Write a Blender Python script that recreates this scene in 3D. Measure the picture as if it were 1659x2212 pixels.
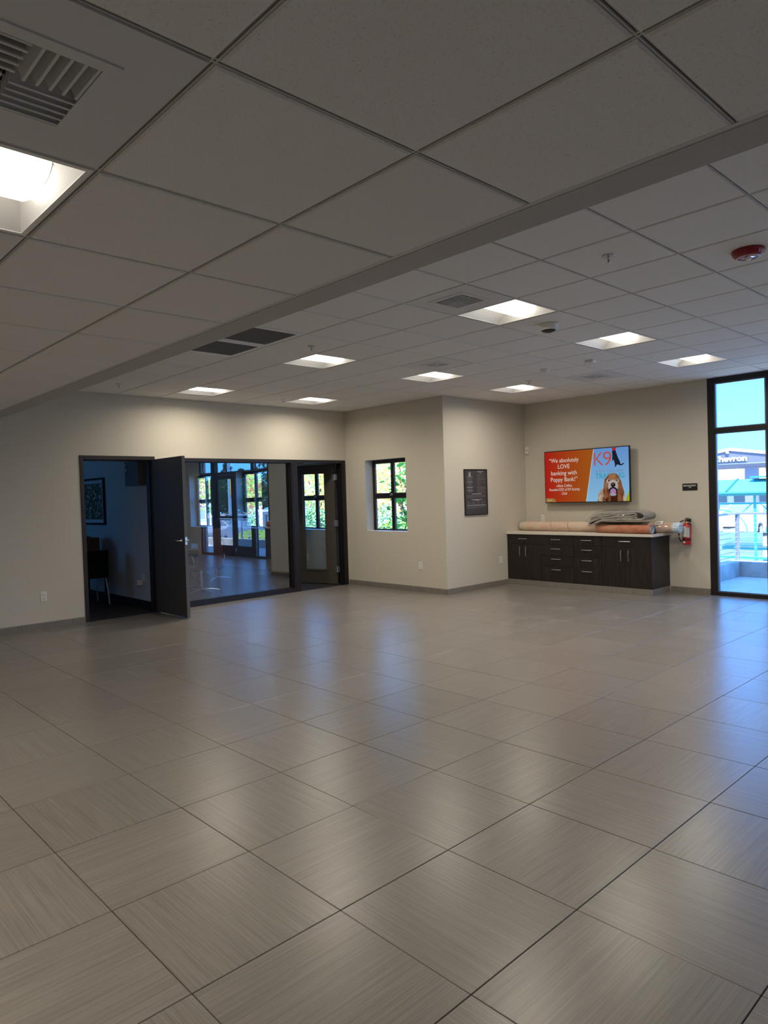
import bpy, math, random
from mathutils import Vector, Matrix
random.seed(7)
for o in list(bpy.data.objects): bpy.data.objects.remove(o, do_unlink=True)
sc = bpy.context.scene
COL = sc.collection

# ------------------------------------------------------------------ camera
H = 1.5286
FW = Vector((0.6720, 0.7402, -0.0228)); YAW, PITCH, ROLL = 0.8336, -0.0228, -0.0314
FW = Vector((math.cos(YAW)*math.cos(PITCH), math.sin(YAW)*math.cos(PITCH), math.sin(PITCH)))
R0 = Vector((math.sin(YAW), -math.cos(YAW), 0)); U0 = R0.cross(FW)
RT = R0*math.cos(ROLL)+U0*math.sin(ROLL); UP = -R0*math.sin(ROLL)+U0*math.cos(ROLL)
cam = bpy.data.cameras.new('camera'); camo = bpy.data.objects.new('camera', cam); COL.objects.link(camo)
camo.matrix_world = Matrix(((RT.x,UP.x,-FW.x,0),(RT.y,UP.y,-FW.y,0),(RT.z,UP.z,-FW.z,H),(0,0,0,1)))
cam.sensor_fit = 'VERTICAL'; cam.sensor_height = 36.0; cam.sensor_width = 27.0
FPX = 1497.29
cam.lens = FPX*36.0/2212; cam.shift_x = 55.39/2212; cam.shift_y = 0.0
cam.clip_start = 0.05; cam.clip_end = 600
sc.camera = camo
def px(P):
    P = Vector(P)-Vector((0,0,H)); d = P.dot(FW)
    if d < 0.05: return None
    return (829.5-55.39+FPX*P.dot(RT)/d, 1106-FPX*P.dot(UP)/d)

# ------------------------------------------------------------------ light and exposure
sc.view_settings.view_transform = 'Standard'; sc.view_settings.look = 'None'
sc.view_settings.gamma = 1.0; sc.view_settings.use_curve_mapping = False
sc.view_settings.exposure = 0.86
LAMP = 1.9        # surface glow of the troffer diffusers
TUBE_W = 10.0     # light each troffer throws down, W
w = bpy.data.worlds.new('sky'); sc.world = w; w.use_nodes = True
nt = w.node_tree; nt.nodes.clear()
tc = nt.nodes.new('ShaderNodeTexCoord'); sp = nt.nodes.new('ShaderNodeSeparateXYZ')
rm = nt.nodes.new('ShaderNodeValToRGB'); bg = nt.nodes.new('ShaderNodeBackground'); ou = nt.nodes.new('ShaderNodeOutputWorld')
nt.links.new(tc.outputs['Generated'], sp.inputs[0]); nt.links.new(sp.outputs['Z'], rm.inputs[0])
cr = rm.color_ramp; cr.elements[0].position = 0.0; cr.elements[0].color = (0.072,0.26,0.60,1)
cr.elements[1].position = 1.0; cr.elements[1].color = (0.04,0.13,0.38,1)
e = cr.elements.new(0.13); e.color = (0.045,0.22,0.60,1)
e = cr.elements.new(0.28); e.color = (0.035,0.18,0.55,1)
mp = nt.nodes.new('ShaderNodeMapping'); mp.inputs['Scale'].default_value = (2,2,14)
nz = nt.nodes.new('ShaderNodeTexNoise'); nz.inputs['Scale'].default_value = 2.2; nz.inputs['Detail'].default_value = 5
cl = nt.nodes.new('ShaderNodeValToRGB'); cl.color_ramp.elements[0].position = .55; cl.color_ramp.elements[1].position = .8
mx = nt.nodes.new('ShaderNodeMix'); mx.data_type = 'RGBA'
nt.links.new(tc.outputs['Generated'], mp.inputs[0]); nt.links.new(mp.outputs[0], nz.inputs['Vector'])
nt.links.new(nz.outputs['Fac'], cl.inputs[0]); nt.links.new(cl.outputs['Color'], mx.inputs['Factor'])
nt.links.new(rm.outputs['Color'], mx.inputs['A']); mx.inputs['B'].default_value = (.11,.28,.62,1)
nt.links.new(mx.outputs['Result'], bg.inputs['Color']); nt.links.new(bg.outputs[0], ou.inputs[0])
bg.inputs['Strength'].default_value = 6.0
sun = bpy.data.lights.new('sun','SUN'); sun.energy = 11.0; sun.angle = math.radians(0.6); sun.color = (1,.96,.9)
suno = bpy.data.objects.new('sun', sun); COL.objects.link(suno)
suno.rotation_euler = Vector((-0.48,-0.34,1.0)).to_track_quat('Z','Y').to_euler(); suno.location = (0,0,12)

# ------------------------------------------------------------------ materials
def mat(name, col, rough=.6, metal=0.0, spec=.5, emit=None, es=1.0, coat=0, trans=0, alpha=1):
    m = bpy.data.materials.new(name); m.use_nodes = True
    b = m.node_tree.nodes['Principled BSDF']
    b.inputs['Base Color'].default_value = (*col,1); b.inputs['Roughness'].default_value = rough
    b.inputs['Metallic'].default_value = metal; b.inputs['Specular IOR Level'].default_value = spec
    b.inputs['Coat Weight'].default_value = coat; b.inputs['Transmission Weight'].default_value = trans
    b.inputs['Alpha'].default_value = alpha
    if emit: b.inputs['Emission Color'].default_value = (*emit,1); b.inputs['Emission Strength'].default_value = es
    return m
def N(m,t): return m.node_tree.nodes.new(t)
def L(m,a,b): m.node_tree.links.new(a,b)
def noisy(m, c1, c2, scale=(1,1,1), ns=20, detail=3, lo=.35, hi=.65, bump=0, coord='Object', rand=0.0):
    """mix two base colours with a noise; optional relief and per-object offset/variation"""
    b = m.node_tree.nodes['Principled BSDF']
    tc = N(m,'ShaderNodeTexCoord'); mp = N(m,'ShaderNodeMapping'); mp.inputs['Scale'].default_value = scale
    if coord == 'World':
        g = N(m,'ShaderNodeNewGeometry'); L(m,g.outputs['Position'],mp.inputs[0])
    else: L(m,tc.outputs[coord],mp.inputs[0])
    oi = N(m,'ShaderNodeObjectInfo')
    if coord != 'World':
        ml = N(m,'ShaderNodeMath'); ml.operation = 'MULTIPLY'; ml.inputs[1].default_value = 37.0
        L(m,oi.outputs['Random'],ml.inputs[0]); L(m,ml.outputs[0],mp.inputs['Location'])
    nz = N(m,'ShaderNodeTexNoise'); nz.inputs['Scale'].default_value = ns; nz.inputs['Detail'].default_value = detail
    L(m,mp.outputs[0],nz.inputs['Vector'])
    r = N(m,'ShaderNodeValToRGB'); r.color_ramp.elements[0].position = lo; r.color_ramp.elements[1].position = hi
    r.color_ramp.elements[0].color = (*c1,1); r.color_ramp.elements[1].color = (*c2,1)
    L(m,nz.outputs['Fac'],r.inputs[0]); out = r.outputs['Color']
    if rand:
        hs = N(m,'ShaderNodeHueSaturation'); mr = N(m,'ShaderNodeMapRange')
        mr.inputs['To Min'].default_value = 1-rand; mr.inputs['To Max'].default_value = 1+rand
        L(m,oi.outputs['Random'],mr.inputs['Value']); L(m,mr.outputs[0],hs.inputs['Value']); L(m,out,hs.inputs['Color']); out = hs.outputs['Color']
    L(m,out,b.inputs['Base Color'])
    if bump:
        bp = N(m,'ShaderNodeBump'); bp.inputs['Strength'].default_value = bump; bp.inputs['Distance'].default_value = .002
        L(m,nz.outputs['Fac'],bp.inputs['Height']); L(m,bp.outputs[0],b.inputs['Normal'])
    return m
M = {}
M['wall'] = noisy(mat('wall_paint',(.5,.46,.38),.85,spec=.2),(.60,.565,.485),(.64,.60,.515),ns=90,detail=4,bump=.12,coord='World')
M['wall_cool'] = noisy(mat('office_paint',(.4,.42,.46),.85,spec=.2),(.60,.58,.56),(.64,.62,.60),ns=60,bump=.1,coord='World')
M['tile'] = noisy(mat('ceiling_tile',(.6,.6,.58),.9,spec=.15),(.64,.63,.605),(.79,.775,.745),ns=160,detail=2,lo=.28,hi=.42,bump=.25,coord='Object',rand=.012)
M['grid'] = mat('grid_metal',(.60,.59,.57),.45,spec=.4)
M['slot'] = mat('grid_slot',(.10,.09,.085),.6)
M['panel'] = mat('panel_white',(.66,.655,.64),.6,spec=.3)
M['white'] = mat('white_enamel',(.78,.78,.77),.35)
M['plastic'] = mat('white_plastic',(.80,.79,.75),.4)
M['slotdark'] = mat('slot_dark',(.03,.03,.03),.6)
M['bronze'] = mat('dark_bronze',(.012,.010,.012),.38,spec=.5)
M['brownframe'] = mat('brown_frame',(.020,.013,.010),.4,spec=.5)
M['door'] = mat('grey_door_paint',(.078,.070,.057),.5,spec=.4)
M['dooredge'] = mat('door_edge_paint',(.13,.135,.14),.5,spec=.4)
M['chrome'] = mat('satin_chrome',(.75,.74,.72),.22,metal=1)
M['steel'] = mat('brushed_steel',(.62,.62,.62),.35,metal=1)
M['black'] = mat('black_plastic',(.008,.008,.009),.4)
M['blackbase'] = mat('black_base',(.006,.006,.007),.5)
M['wood'] = noisy(mat('espresso_laminate',(.03,.02,.018),.42,spec=.45),(.010,.0075,.007),(.028,.020,.018),scale=(1,1,.06),ns=60,detail=4,rand=.1)
M['counter'] = noisy(mat('countertop_stone',(.7,.66,.58),.3),(.62,.58,.50),(.74,.71,.63),ns=140)
M['base'] = noisy(mat('base_tile',(.2,.18,.16),.5),(.18,.165,.148),(.25,.23,.205),scale=(14,14,.35),ns=9,detail=3,coord='World')
M['grout'] = mat('grout',(.135,.12,.105),.8,spec=.2)
M['concrete'] = noisy(mat('concrete',(.5,.5,.48),.85),(.34,.35,.34),(.50,.51,.50),ns=5,detail=8,bump=.3,coord='World')
M['pave'] = noisy(mat('pavement',(.6,.6,.6),.85),(.52,.52,.53),(.62,.62,.62),ns=2,detail=6,coord='World')
M['asphalt'] = noisy(mat('asphalt',(.3,.3,.3),.9),(.34,.34,.35),(.44,.44,.45),ns=3,detail=8,coord='World')
M['carpet'] = noisy(mat('carpet_dark',(.03,.03,.04),.75,spec=.3),(.018,.018,.024),(.055,.052,.060),ns=70,detail=4,bump=.3,coord='World')
M['plank'] = noisy(mat('plank_dark',(.03,.03,.04),.55,spec=.3),(.018,.014,.014),(.050,.040,.038),scale=(1,12,1),ns=4,detail=4,coord='World')
# porcelain floor tile: streaks run along local X
m = mat('floor_tile',(.25,.23,.2),.27,spec=.5); b = m.node_tree.nodes['Principled BSDF']
tc = N(m,'ShaderNodeTexCoord'); mp = N(m,'ShaderNodeMapping'); mp.inputs['Scale'].default_value = (1.6,85,1)
oi = N(m,'ShaderNodeObjectInfo'); ml = N(m,'ShaderNodeMath'); ml.operation = 'MULTIPLY'; ml.inputs[1].default_value = 53
L(m,oi.outputs['Random'],ml.inputs[0]); L(m,ml.outputs[0],mp.inputs['Location']); L(m,tc.outputs['Object'],mp.inputs[0])
nz = N(m,'ShaderNodeTexNoise'); nz.inputs['Scale'].default_value = 1.6; nz.inputs['Detail'].default_value = 5; nz.inputs['Roughness'].default_value = .6
L(m,mp.outputs[0],nz.inputs['Vector'])
r = N(m,'ShaderNodeValToRGB'); r.color_ramp.elements[0].position = .28; r.color_ramp.elements[1].position = .74
r.color_ramp.elements[0].color = (.158,.143,.128,1); r.color_ramp.elements[1].color = (.262,.242,.218,1)
L(m,nz.outputs['Fac'],r.inputs[0])
hs = N(m,'ShaderNodeHueSaturation'); mr = N(m,'ShaderNodeMapRange'); mr.inputs['To Min'].default_value = .95; mr.inputs['To Max'].default_value = 1.05
L(m,oi.outputs['Random'],mr.inputs['Value']); L(m,mr.outputs[0],hs.inputs['Value']); L(m,r.outputs[0],hs.inputs['Color'])
# chalky scuffs left on the tiles near the cabinet
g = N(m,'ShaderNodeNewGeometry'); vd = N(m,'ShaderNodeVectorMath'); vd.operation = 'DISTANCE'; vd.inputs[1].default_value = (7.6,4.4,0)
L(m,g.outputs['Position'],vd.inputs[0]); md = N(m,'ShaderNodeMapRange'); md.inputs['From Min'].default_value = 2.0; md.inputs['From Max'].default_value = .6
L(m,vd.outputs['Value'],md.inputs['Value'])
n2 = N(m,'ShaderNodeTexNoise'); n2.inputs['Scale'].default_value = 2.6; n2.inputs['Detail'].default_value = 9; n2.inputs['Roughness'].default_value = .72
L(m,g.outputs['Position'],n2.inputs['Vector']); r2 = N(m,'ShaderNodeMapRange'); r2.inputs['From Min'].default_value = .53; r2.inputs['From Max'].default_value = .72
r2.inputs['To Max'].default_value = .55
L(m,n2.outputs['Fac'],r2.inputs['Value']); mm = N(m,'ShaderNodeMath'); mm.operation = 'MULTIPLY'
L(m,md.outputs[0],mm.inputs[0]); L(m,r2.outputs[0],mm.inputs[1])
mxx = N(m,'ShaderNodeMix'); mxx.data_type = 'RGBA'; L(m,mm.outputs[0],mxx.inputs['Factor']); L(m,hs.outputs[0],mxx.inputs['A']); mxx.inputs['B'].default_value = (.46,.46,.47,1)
L(m,mxx.outputs['Result'],b.inputs['Base Color'])
bp = N(m,'ShaderNodeBump'); bp.inputs['Strength'].default_value = .05; bp.inputs['Distance'].default_value = .001
L(m,nz.outputs['Fac'],bp.inputs['Height']); L(m,bp.outputs[0],b.inputs['Normal'])
b.inputs['Roughness'].default_value = .29; b.inputs['Specular IOR Level'].default_value = .45
M['floor'] = m
def glass(name, tint, fac_scale, base=0.0):
    m = bpy.data.materials.new(name); m.use_nodes = True; n = m.node_tree; n.nodes.clear()
    o = n.nodes.new('ShaderNodeOutputMaterial'); t = n.nodes.new('ShaderNodeBsdfTransparent'); t.inputs[0].default_value = (*tint,1)
    g = n.nodes.new('ShaderNodeBsdfGlossy'); g.inputs['Roughness'].default_value = 0.0; g.inputs['Color'].default_value = (.95,.97,1,1)
    # two-sided Schlick reflectance
    ge = n.nodes.new('ShaderNodeNewGeometry'); dt = n.nodes.new('ShaderNodeVectorMath'); dt.operation = 'DOT_PRODUCT'
    n.links.new(ge.outputs['Normal'],dt.inputs[0]); n.links.new(ge.outputs['Incoming'],dt.inputs[1])
    ab = n.nodes.new('ShaderNodeMath'); ab.operation = 'ABSOLUTE'; n.links.new(dt.outputs['Value'],ab.inputs[0])
    su = n.nodes.new('ShaderNodeMath'); su.operation = 'SUBTRACT'; su.inputs[0].default_value = 1; n.links.new(ab.outputs[0],su.inputs[1])
    pw = n.nodes.new('ShaderNodeMath'); pw.operation = 'POWER'; pw.inputs[1].default_value = 5; n.links.new(su.outputs[0],pw.inputs[0])
    f = n.nodes.new('ShaderNodeMath'); f.operation = 'MULTIPLY_ADD'; f.inputs[1].default_value = .96; f.inputs[2].default_value = .04; n.links.new(pw.outputs[0],f.inputs[0])
    mu = n.nodes.new('ShaderNodeMath'); mu.operation = 'MULTIPLY_ADD'; mu.inputs[1].default_value = fac_scale; mu.inputs[2].default_value = base; mu.use_clamp = True
    mx = n.nodes.new('ShaderNodeMixShader')
    n.links.new(f.outputs[0],mu.inputs[0]); n.links.new(mu.outputs[0],mx.inputs[0]); n.links.new(t.outputs[0],mx.inputs[1]); n.links.new(g.outputs[0],mx.inputs[2]); n.links.new(mx.outputs[0],o.inputs[0])
    return m
M['glass'] = glass('window_glass',(.93,.97,.97),1.0)
M['confglass'] = glass('partition_glass',(.86,.90,.94),1.3,.10)
M['plasticwrap'] = glass('plastic_wrap',(.96,.96,.96),1.0,.06)
M['lamp'] = mat('lamp_diffuser',(.9,.9,.88),.5,emit=(1,.93,.83),es=LAMP)
M['lampwhite'] = mat('lamp_reflector',(.86,.85,.82),.4)

# ------------------------------------------------------------------ mesh helpers
class MB:
    def __init__(s): s.v=[]; s.f=[]; s.mi=[]; s.sm=[]
    def add(s, vs, fs, mi=0, smooth=False):
        k=len(s.v); s.v+= [tuple(v) for v in vs]; s.f+=[tuple(i+k for i in f) for f in fs]; s.mi+=[mi]*len(fs); s.sm+=[smooth]*len(fs)
    def box(s,a,b,mi=0,bev=0):
        x0,y0,z0=[min(a[i],b[i]) for i in range(3)]; x1,y1,z1=[max(a[i],b[i]) for i in range(3)]
        if bev<=0:
            s.add([(x0,y0,z0),(x1,y0,z0),(x1,y1,z0),(x0,y1,z0),(x0,y0,z1),(x1,y0,z1),(x1,y1,z1),(x0,y1,z1)],
              [(0,3,2,1),(4,5,6,7),(0,1,5,4),(1,2,6,5),(2,3,7,6),(3,0,4,7)],mi); return s
        e=min(bev,(x1-x0)*.45,(y1-y0)*.45,(z1-z0)*.45); vs=[];idx={}
        for i,x in enumerate((x0,x1)):
            for j,y in enumerate((y0,y1)):
                for k,z in enumerate((z0,z1)):
                    sx,sy,sz=[(1 if q==0 else -1)*e for q in (i,j,k)]
                    idx[i,j,k,0]=len(vs); vs.append((x,y+sy,z+sz)); idx[i,j,k,1]=len(vs); vs.append((x+sx,y,z+sz)); idx[i,j,k,2]=len(vs); vs.append((x+sx,y+sy,z))
        I=idx; fs=[]
        def q(*c): fs.append(tuple(I[t] for t in c))
        q((0,0,0,0),(0,0,1,0),(0,1,1,0),(0,1,0,0)); q((1,0,0,0),(1,1,0,0),(1,1,1,0),(1,0,1,0))
        q((0,0,0,1),(1,0,0,1),(1,0,1,1),(0,0,1,1)); q((0,1,0,1),(0,1,1,1),(1,1,1,1),(1,1,0,1))
        q((0,0,0,2),(0,1,0,2),(1,1,0,2),(1,0,0,2)); q((0,0,1,2),(1,0,1,2),(1,1,1,2),(0,1,1,2))
        for j in (0,1):
            for k in (0,1): q((0,j,k,1),(1,j,k,1),(1,j,k,2),(0,j,k,2))
        for i in (0,1):
            for k in (0,1): q((i,0,k,0),(i,1,k,0),(i,1,k,2),(i,0,k,2))
            for j in (0,1): q((i,j,0,0),(i,j,1,0),(i,j,1,1),(i,j,0,1))
            for j in (0,1):
                for k in (0,1): q((i,j,k,0),(i,j,k,1),(i,j,k,2))
        s.add(vs,fs,mi); return s
    def tube(s,pts,r,n=10,mi=0,cap=True,closed=False):
        pts=[Vector(p) for p in pts]; R=r if isinstance(r,(list,tuple)) else [r]*len(pts); vs=[];fs=[]; prev=None
        for i,p in enumerate(pts):
            if closed: t=(pts[(i+1)%len(pts)]-pts[i-1])
            elif i==0: t=pts[1]-p
            elif i==len(pts)-1: t=p-pts[i-1]
            else: t=(pts[i+1]-p).normalized()+(p-pts[i-1]).normalized()
            t.normalize()
            if prev is None: a=t.orthogonal().normalized()
            else:
                a=prev-t*prev.dot(t); a=a.normalized() if a.length>1e-6 else t.orthogonal().normalized()
            prev=a; b=t.cross(a)
            for k in range(n):
                w=2*math.pi*k/n; vs.append(p+(a*math.cos(w)+b*math.sin(w))*R[i])
        m=len(pts)
        for i in range(m if closed else m-1):
            j=(i+1)%m
            for k in range(n): fs.append((i*n+k,i*n+(k+1)%n,j*n+(k+1)%n,j*n+k))
        s.add(vs,fs,mi,True)
        if cap and not closed: s.add(vs[:n],[tuple(range(n))[::-1]],mi); s.add(vs[-n:],[tuple(range(n))],mi)
        return s
    def lathe(s,prof,c=(0,0,0),n=24,axis='z',mi=0,smooth=True):
        vs=[];fs=[]; c=Vector(c)
        for (r,h) in prof:
            for k in range(n):
                w=2*math.pi*k/n; a,b=r*math.cos(w),r*math.sin(w)
                vs.append(c+(Vector((a,b,h)) if axis=='z' else Vector((h,a,b)) if axis=='x' else Vector((b,h,a))))
        for i in range(len(prof)-1):
            for k in range(n): fs.append((i*n+k,i*n+(k+1)%n,(i+1)*n+(k+1)%n,(i+1)*n+k))
        s.add(vs,fs,mi,smooth); return s
    def prism(s,poly,o,u,v,wv,mi=0):
        """extrude a 2-D outline (in axes u,v from o) along wv"""
        o,u,v,wv=map(Vector,(o,u,v,wv)); n=len(poly)
        A=[o+u*p[0]+v*p[1] for p in poly]; B=[a+wv for a in A]
        s.add(A+B,[tuple(range(n))[::-1],tuple(range(n,2*n))]+[(i,(i+1)%n,n+(i+1)%n,n+i) for i in range(n)],mi); return s
    def quad(s,a,b,c,d,mi=0): s.add([a,b,c,d],[(0,1,2,3)],mi); return s
    def mesh(s,name,mats):
        me=bpy.data.meshes.new(name); me.from_pydata(s.v,[],s.f)
        for m in (mats if isinstance(mats,(list,tuple)) else [mats]): me.materials.append(M[m] if isinstance(m,str) else m)
        me.polygons.foreach_set('material_index',s.mi); me.polygons.foreach_set('use_smooth',s.sm); me.update(); return me
    def build(s,name,mats,parent=None,loc=(0,0,0),rot=0,fix=True):
        me=s.mesh(name,mats)
        if fix:
            import bmesh; bm=bmesh.new(); bm.from_mesh(me); bmesh.ops.recalc_face_normals(bm,faces=bm.faces); bm.to_mesh(me); bm.free()
        return link(name,me,parent,loc,rot)
def link(name,me,parent=None,loc=(0,0,0),rot=0):
    o=bpy.data.objects.new(name,me); COL.objects.link(o); o.parent=parent; o.location=loc; o.rotation_euler=(0,0,rot); return o
def tag(o,label=None,cat=None,group=None,kind=None):
    if label: o['label']=label
    if cat: o['category']=cat
    if group: o['group']=group
    if kind: o['kind']=kind
    return o
def thing(name,label,cat,loc=(0,0,0),rot=0,group=None):
    o=bpy.data.objects.new(name,None); COL.objects.link(o); o.location=loc; o.rotation_euler=(0,0,rot); o.empty_display_size=.1
    return tag(o,label,cat,group)
def struct(o,label=None,cat=None):
    return tag(o,label,cat,kind='structure')
def copy_tree(o,parent=None):
    c=o.copy(); COL.objects.link(c); c.parent=parent
    for ch in KIDS.get(o.name,[]) or [x for x in bpy.data.objects if x.parent is o]: copy_tree(ch,c)
    return c
KIDS={}
RW=-math.pi/2      # things on walls that face -x (right-hand walls)
_fonts={}
def text(body,size,name,mats,parent,loc,rot=(math.pi/2,0,0),align='CENTER',shear=0,depth=.0006,width=None,bold=0,space=1.0,label=None):
    cu=bpy.data.curves.new(name,'FONT'); cu.body=body; cu.size=size; cu.align_x=align; cu.align_y='CENTER'; cu.extrude=depth; cu.shear=shear; cu.offset=bold; cu.space_character=space
    cu.resolution_u=3
    t=bpy.data.objects.new(name,cu); COL.objects.link(t); dg=bpy.context.evaluated_depsgraph_get(); dg.update()
    me=bpy.data.meshes.new_from_object(t.evaluated_get(dg)); bpy.data.objects.remove(t)
    me.materials.clear(); me.materials.append(M[mats] if isinstance(mats,str) else mats)
    if width:
        xs=[v.co.x for v in me.vertices]
        if xs:
            k=width/max(1e-6,max(xs)-min(xs))
            for v in me.vertices: v.co.x*=k
    o=bpy.data.objects.new(name,me); COL.objects.link(o); o.parent=parent; o.location=loc; o.rotation_euler=rot
    return o
PI=math.pi

# ------------------------------------------------------------------ room dimensions (m)
Y1,X2,Y3,X4,YW=9.06,7.975,6.836,10.08,3.85
ZL,ZH=2.438,3.003
XB0,XB1=1.93,2.085
XMIN,YMIN=-3.5,-3.5
ZT=3.35
# ---- floor slab with individual tiles
fl=MB(); fl.box((XMIN,YMIN,-.15),(X4+.02,Y3,-.012)); fl.box((XMIN,Y3,-.15),(X2+.02,Y1,-.012))
floor=fl.build('floor','grout'); struct(floor,'grey brown porcelain tile floor of the main room','floor')
T=.6096; FX,FY=1.008,3.168; G=.0016
def clip_rects(x0,y0,x1,y1):
    out=[]
    for (a,b,c,d) in ((XMIN,YMIN,X4,Y3),(XMIN,Y3,X2,Y1)):
        u0,v0,u1,v1=max(x0,a),max(y0,b),min(x1,c),min(y1,d)
        if u1-u0>.01 and v1-v0>.01: out.append((u0,v0,u1,v1))
    return out
full=MB().box((-T/2+G,-T/2+G,-.011),(T/2-G,T/2-G,0),bev=.0016).mesh('tile','floor')
cells=[]
for i in range(-8,16):
    for j in range(-11,11):
        x0,y0=FX+i*T,FY+j*T; rs=clip_rects(x0,y0,x0+T,y0+T)
        if not rs: continue
        cx_,cy_=x0+T/2,y0+T/2; p=px((cx_,cy_,0)); area=0
        qs=[px((x0+a*T,y0+b_*T,0)) for a,b_ in((0,0),(1,0),(1,1),(0,1))]
        vis=all(qs) and max(q[0] for q in qs)>0 and min(q[0] for q in qs)<1659 and min(q[1] for q in qs)<2212
        if vis: area=abs(sum(qs[k][0]*qs[(k+1)%4][1]-qs[(k+1)%4][0]*qs[k][1] for k in range(4)))/2
        cells.append((area,i,j,x0,y0,rs))
cells.sort(key=lambda c:-c[0]); rest=MB()
for n_,(area,i,j,x0,y0,rs) in enumerate(cells):
    rot=0 if (i+j)%2 else PI/2
    if area>0 and n_<290:
        c=(x0+T/2,y0+T/2,random.uniform(-.0004,.0004))
        isfull=len(rs)==1 and abs((rs[0][2]-rs[0][0])*(rs[0][3]-rs[0][1])-T*T)<1e-4
        if isfull or (len(rs)==2 and abs(sum((r_[2]-r_[0])*(r_[3]-r_[1]) for r_ in rs)-T*T)<1e-4): link('tile',full,floor,c,rot)
        else:
            mb=MB()
            for (a,b_,c2,d) in rs:
                # local frame of the rotated tile
                if rot==0: mb.box((a-c[0]+G,b_-c[1]+G,-.011),(c2-c[0]-G,d-c[1]-G,0),bev=.0016)
                else: mb.box((b_-c[1]+G,-(c2-c[0])+G,-.011),(d-c[1]-G,-(a-c[0])-G,0),bev=.0016)
            mb.build('tile','floor',floor,c,rot)
    else:
        for (a,b_,c2,d) in rs: rest.box((a+G,b_+G,-.011),(c2-G,d-G,0))
tag(rest.build('tile','floor',floor),kind='stuff')

# ---- ceiling (upper and lower) with individual lay-in tiles
cb=MB(); cb.box((XB1,YMIN,ZH+.14),(X4+.3,Y3+.3,ZT)); cb.box((XB1,Y3,ZH+.14),(X2+.3,Y1+.1,ZT)); cb.box((XMIN,YMIN,ZL+.14),(XB0,Y1+.1,ZL+.3))
ceiling=cb.build('ceiling','panel'); struct(ceiling,'suspended tile ceiling in two heights','ceiling')
UX,UY=3.899,2.4897; LX,LY=.7796,1.2574
lamps_hi=[(UX+i*T,UY+j*T) for i in (1,4,7) for j in (1,5,9,-3) if not (i==7 and j==9)]
lamps_lo=[(LX-T,LY+T),(LX-T,LY+5*T),(LX-4*T,LY+T),(LX-4*T,LY+5*T)]
vents_hi=[(UX,UY+T),(UX+3*T,UY+4*T),(UX+7*T,UY+3*T)]
vents_lo=[(LX-T,LY)]
grille=[(UX-T,UY+4*T),(UX-T,UY+5*T)]
special=[(round(a,3),round(b_,3)) for a,b_ in lamps_hi+lamps_lo+vents_hi+vents_lo+grille]
def tile_mb(x0,y0,x1,y1):
    """tegular tile: field drops 6 mm below the grid with a bevelled shoulder (local to its centre)"""
    w_,d_=(x1-x0)/2,(y1-y0)/2; g=.0085; mb=MB(); e=min(.006,w_*.3,d_*.3)
    def ring(k,z): return [(-w_+k,-d_+k,z),(w_-k,-d_+k,z),(w_-k,d_-k,z),(-w_+k,d_-k,z)]
    if min(w_,d_)<.012: g=.002
    vs=ring(g,.012)+ring(g,-.002)+ring(g+e,-.006)
    mb.add(vs,[(0,1,2,3)]+[(k,(k+1)%4,4+(k+1)%4,4+k) for k in range(4)]+[(4+k,4+(k+1)%4,8+(k+1)%4,8+k) for k in range(4)]+[(11,10,9,8)])
    return mb
tfull=tile_mb(0,0,T,T).mesh('ceiling_tile','tile')
import bmesh as _bm
b_=_bm.new(); b_.from_mesh(tfull); _bm.ops.recalc_face_normals(b_,faces=b_.faces); b_.to_mesh(tfull); b_.free()
grid=MB()
def region(x0,y0,x1,y1,gx,gy,z):
    cs=[]
    i0=math.floor((x0-gx)/T-1e-6); j0=math.floor((y0-gy)/T-1e-6)
    i=i0
    while gx+i*T<x1-1e-6:
        j=j0
        while gy+j*T<y1-1e-6:
            a,b2,c,d=gx+i*T,gy+j*T,gx+(i+1)*T,gy+(j+1)*T
            if (round(a,3),round(b2,3)) not in special:
                u0,v0,u1,v1=max(a,x0),max(b2,y0),min(c,x1),min(d,y1)
                if u1-u0>.025 and v1-v0>.025: cs.append((u0,v0,u1,v1,z))
            j+=1
        i+=1
    i=i0
    while gx+i*T<x1:
        if gx+i*T>x0:
            X=gx+i*T; grid.box((X-.0075,y0,z+.0005),(X-.003,y1,z+.03)); grid.box((X+.003,y0,z+.0005),(X+.0075,y1,z+.03)); grid.box((X-.004,y0,z+.007),(X+.004,y1,z+.03),1)
        i+=1
    j=j0
    while gy+j*T<y1:
        if gy+j*T>y0:
            Y=gy+j*T; grid.box((x0,Y-.0075,z+.001),(x1,Y-.003,z+.03)); grid.box((x0,Y+.003,z+.001),(x1,Y+.0075,z+.03)); grid.box((x0,Y-.004,z+.0072),(x1,Y+.004,z+.03),1)
        j+=1
    return cs
allc=region(XB1,YMIN,X4,Y3,UX,UY,ZH)+region(XB1,Y3,X2,Y1,UX,UY,ZH)+region(XMIN,YMIN,XB0-.015,Y1,LX,LY,ZL)
sc_=[]
for c in allc:
    p=[px((c[a],c[b2],c[4])) for a,b2 in((0,1),(2,1),(2,3),(0,3))]
    vis=all(p) and max(q[0] for q in p)>0 and min(q[0] for q in p)<1659 and max(q[1] for q in p)>0
    ar=abs(sum(p[k][0]*p[(k+1)%4][1]-p[(k+1)%4][0]*p[k][1] for k in range(4)))/2 if vis else 0
    sc_.append((ar,c))
sc_.sort(key=lambda c:-c[0]); rest=MB()
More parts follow.
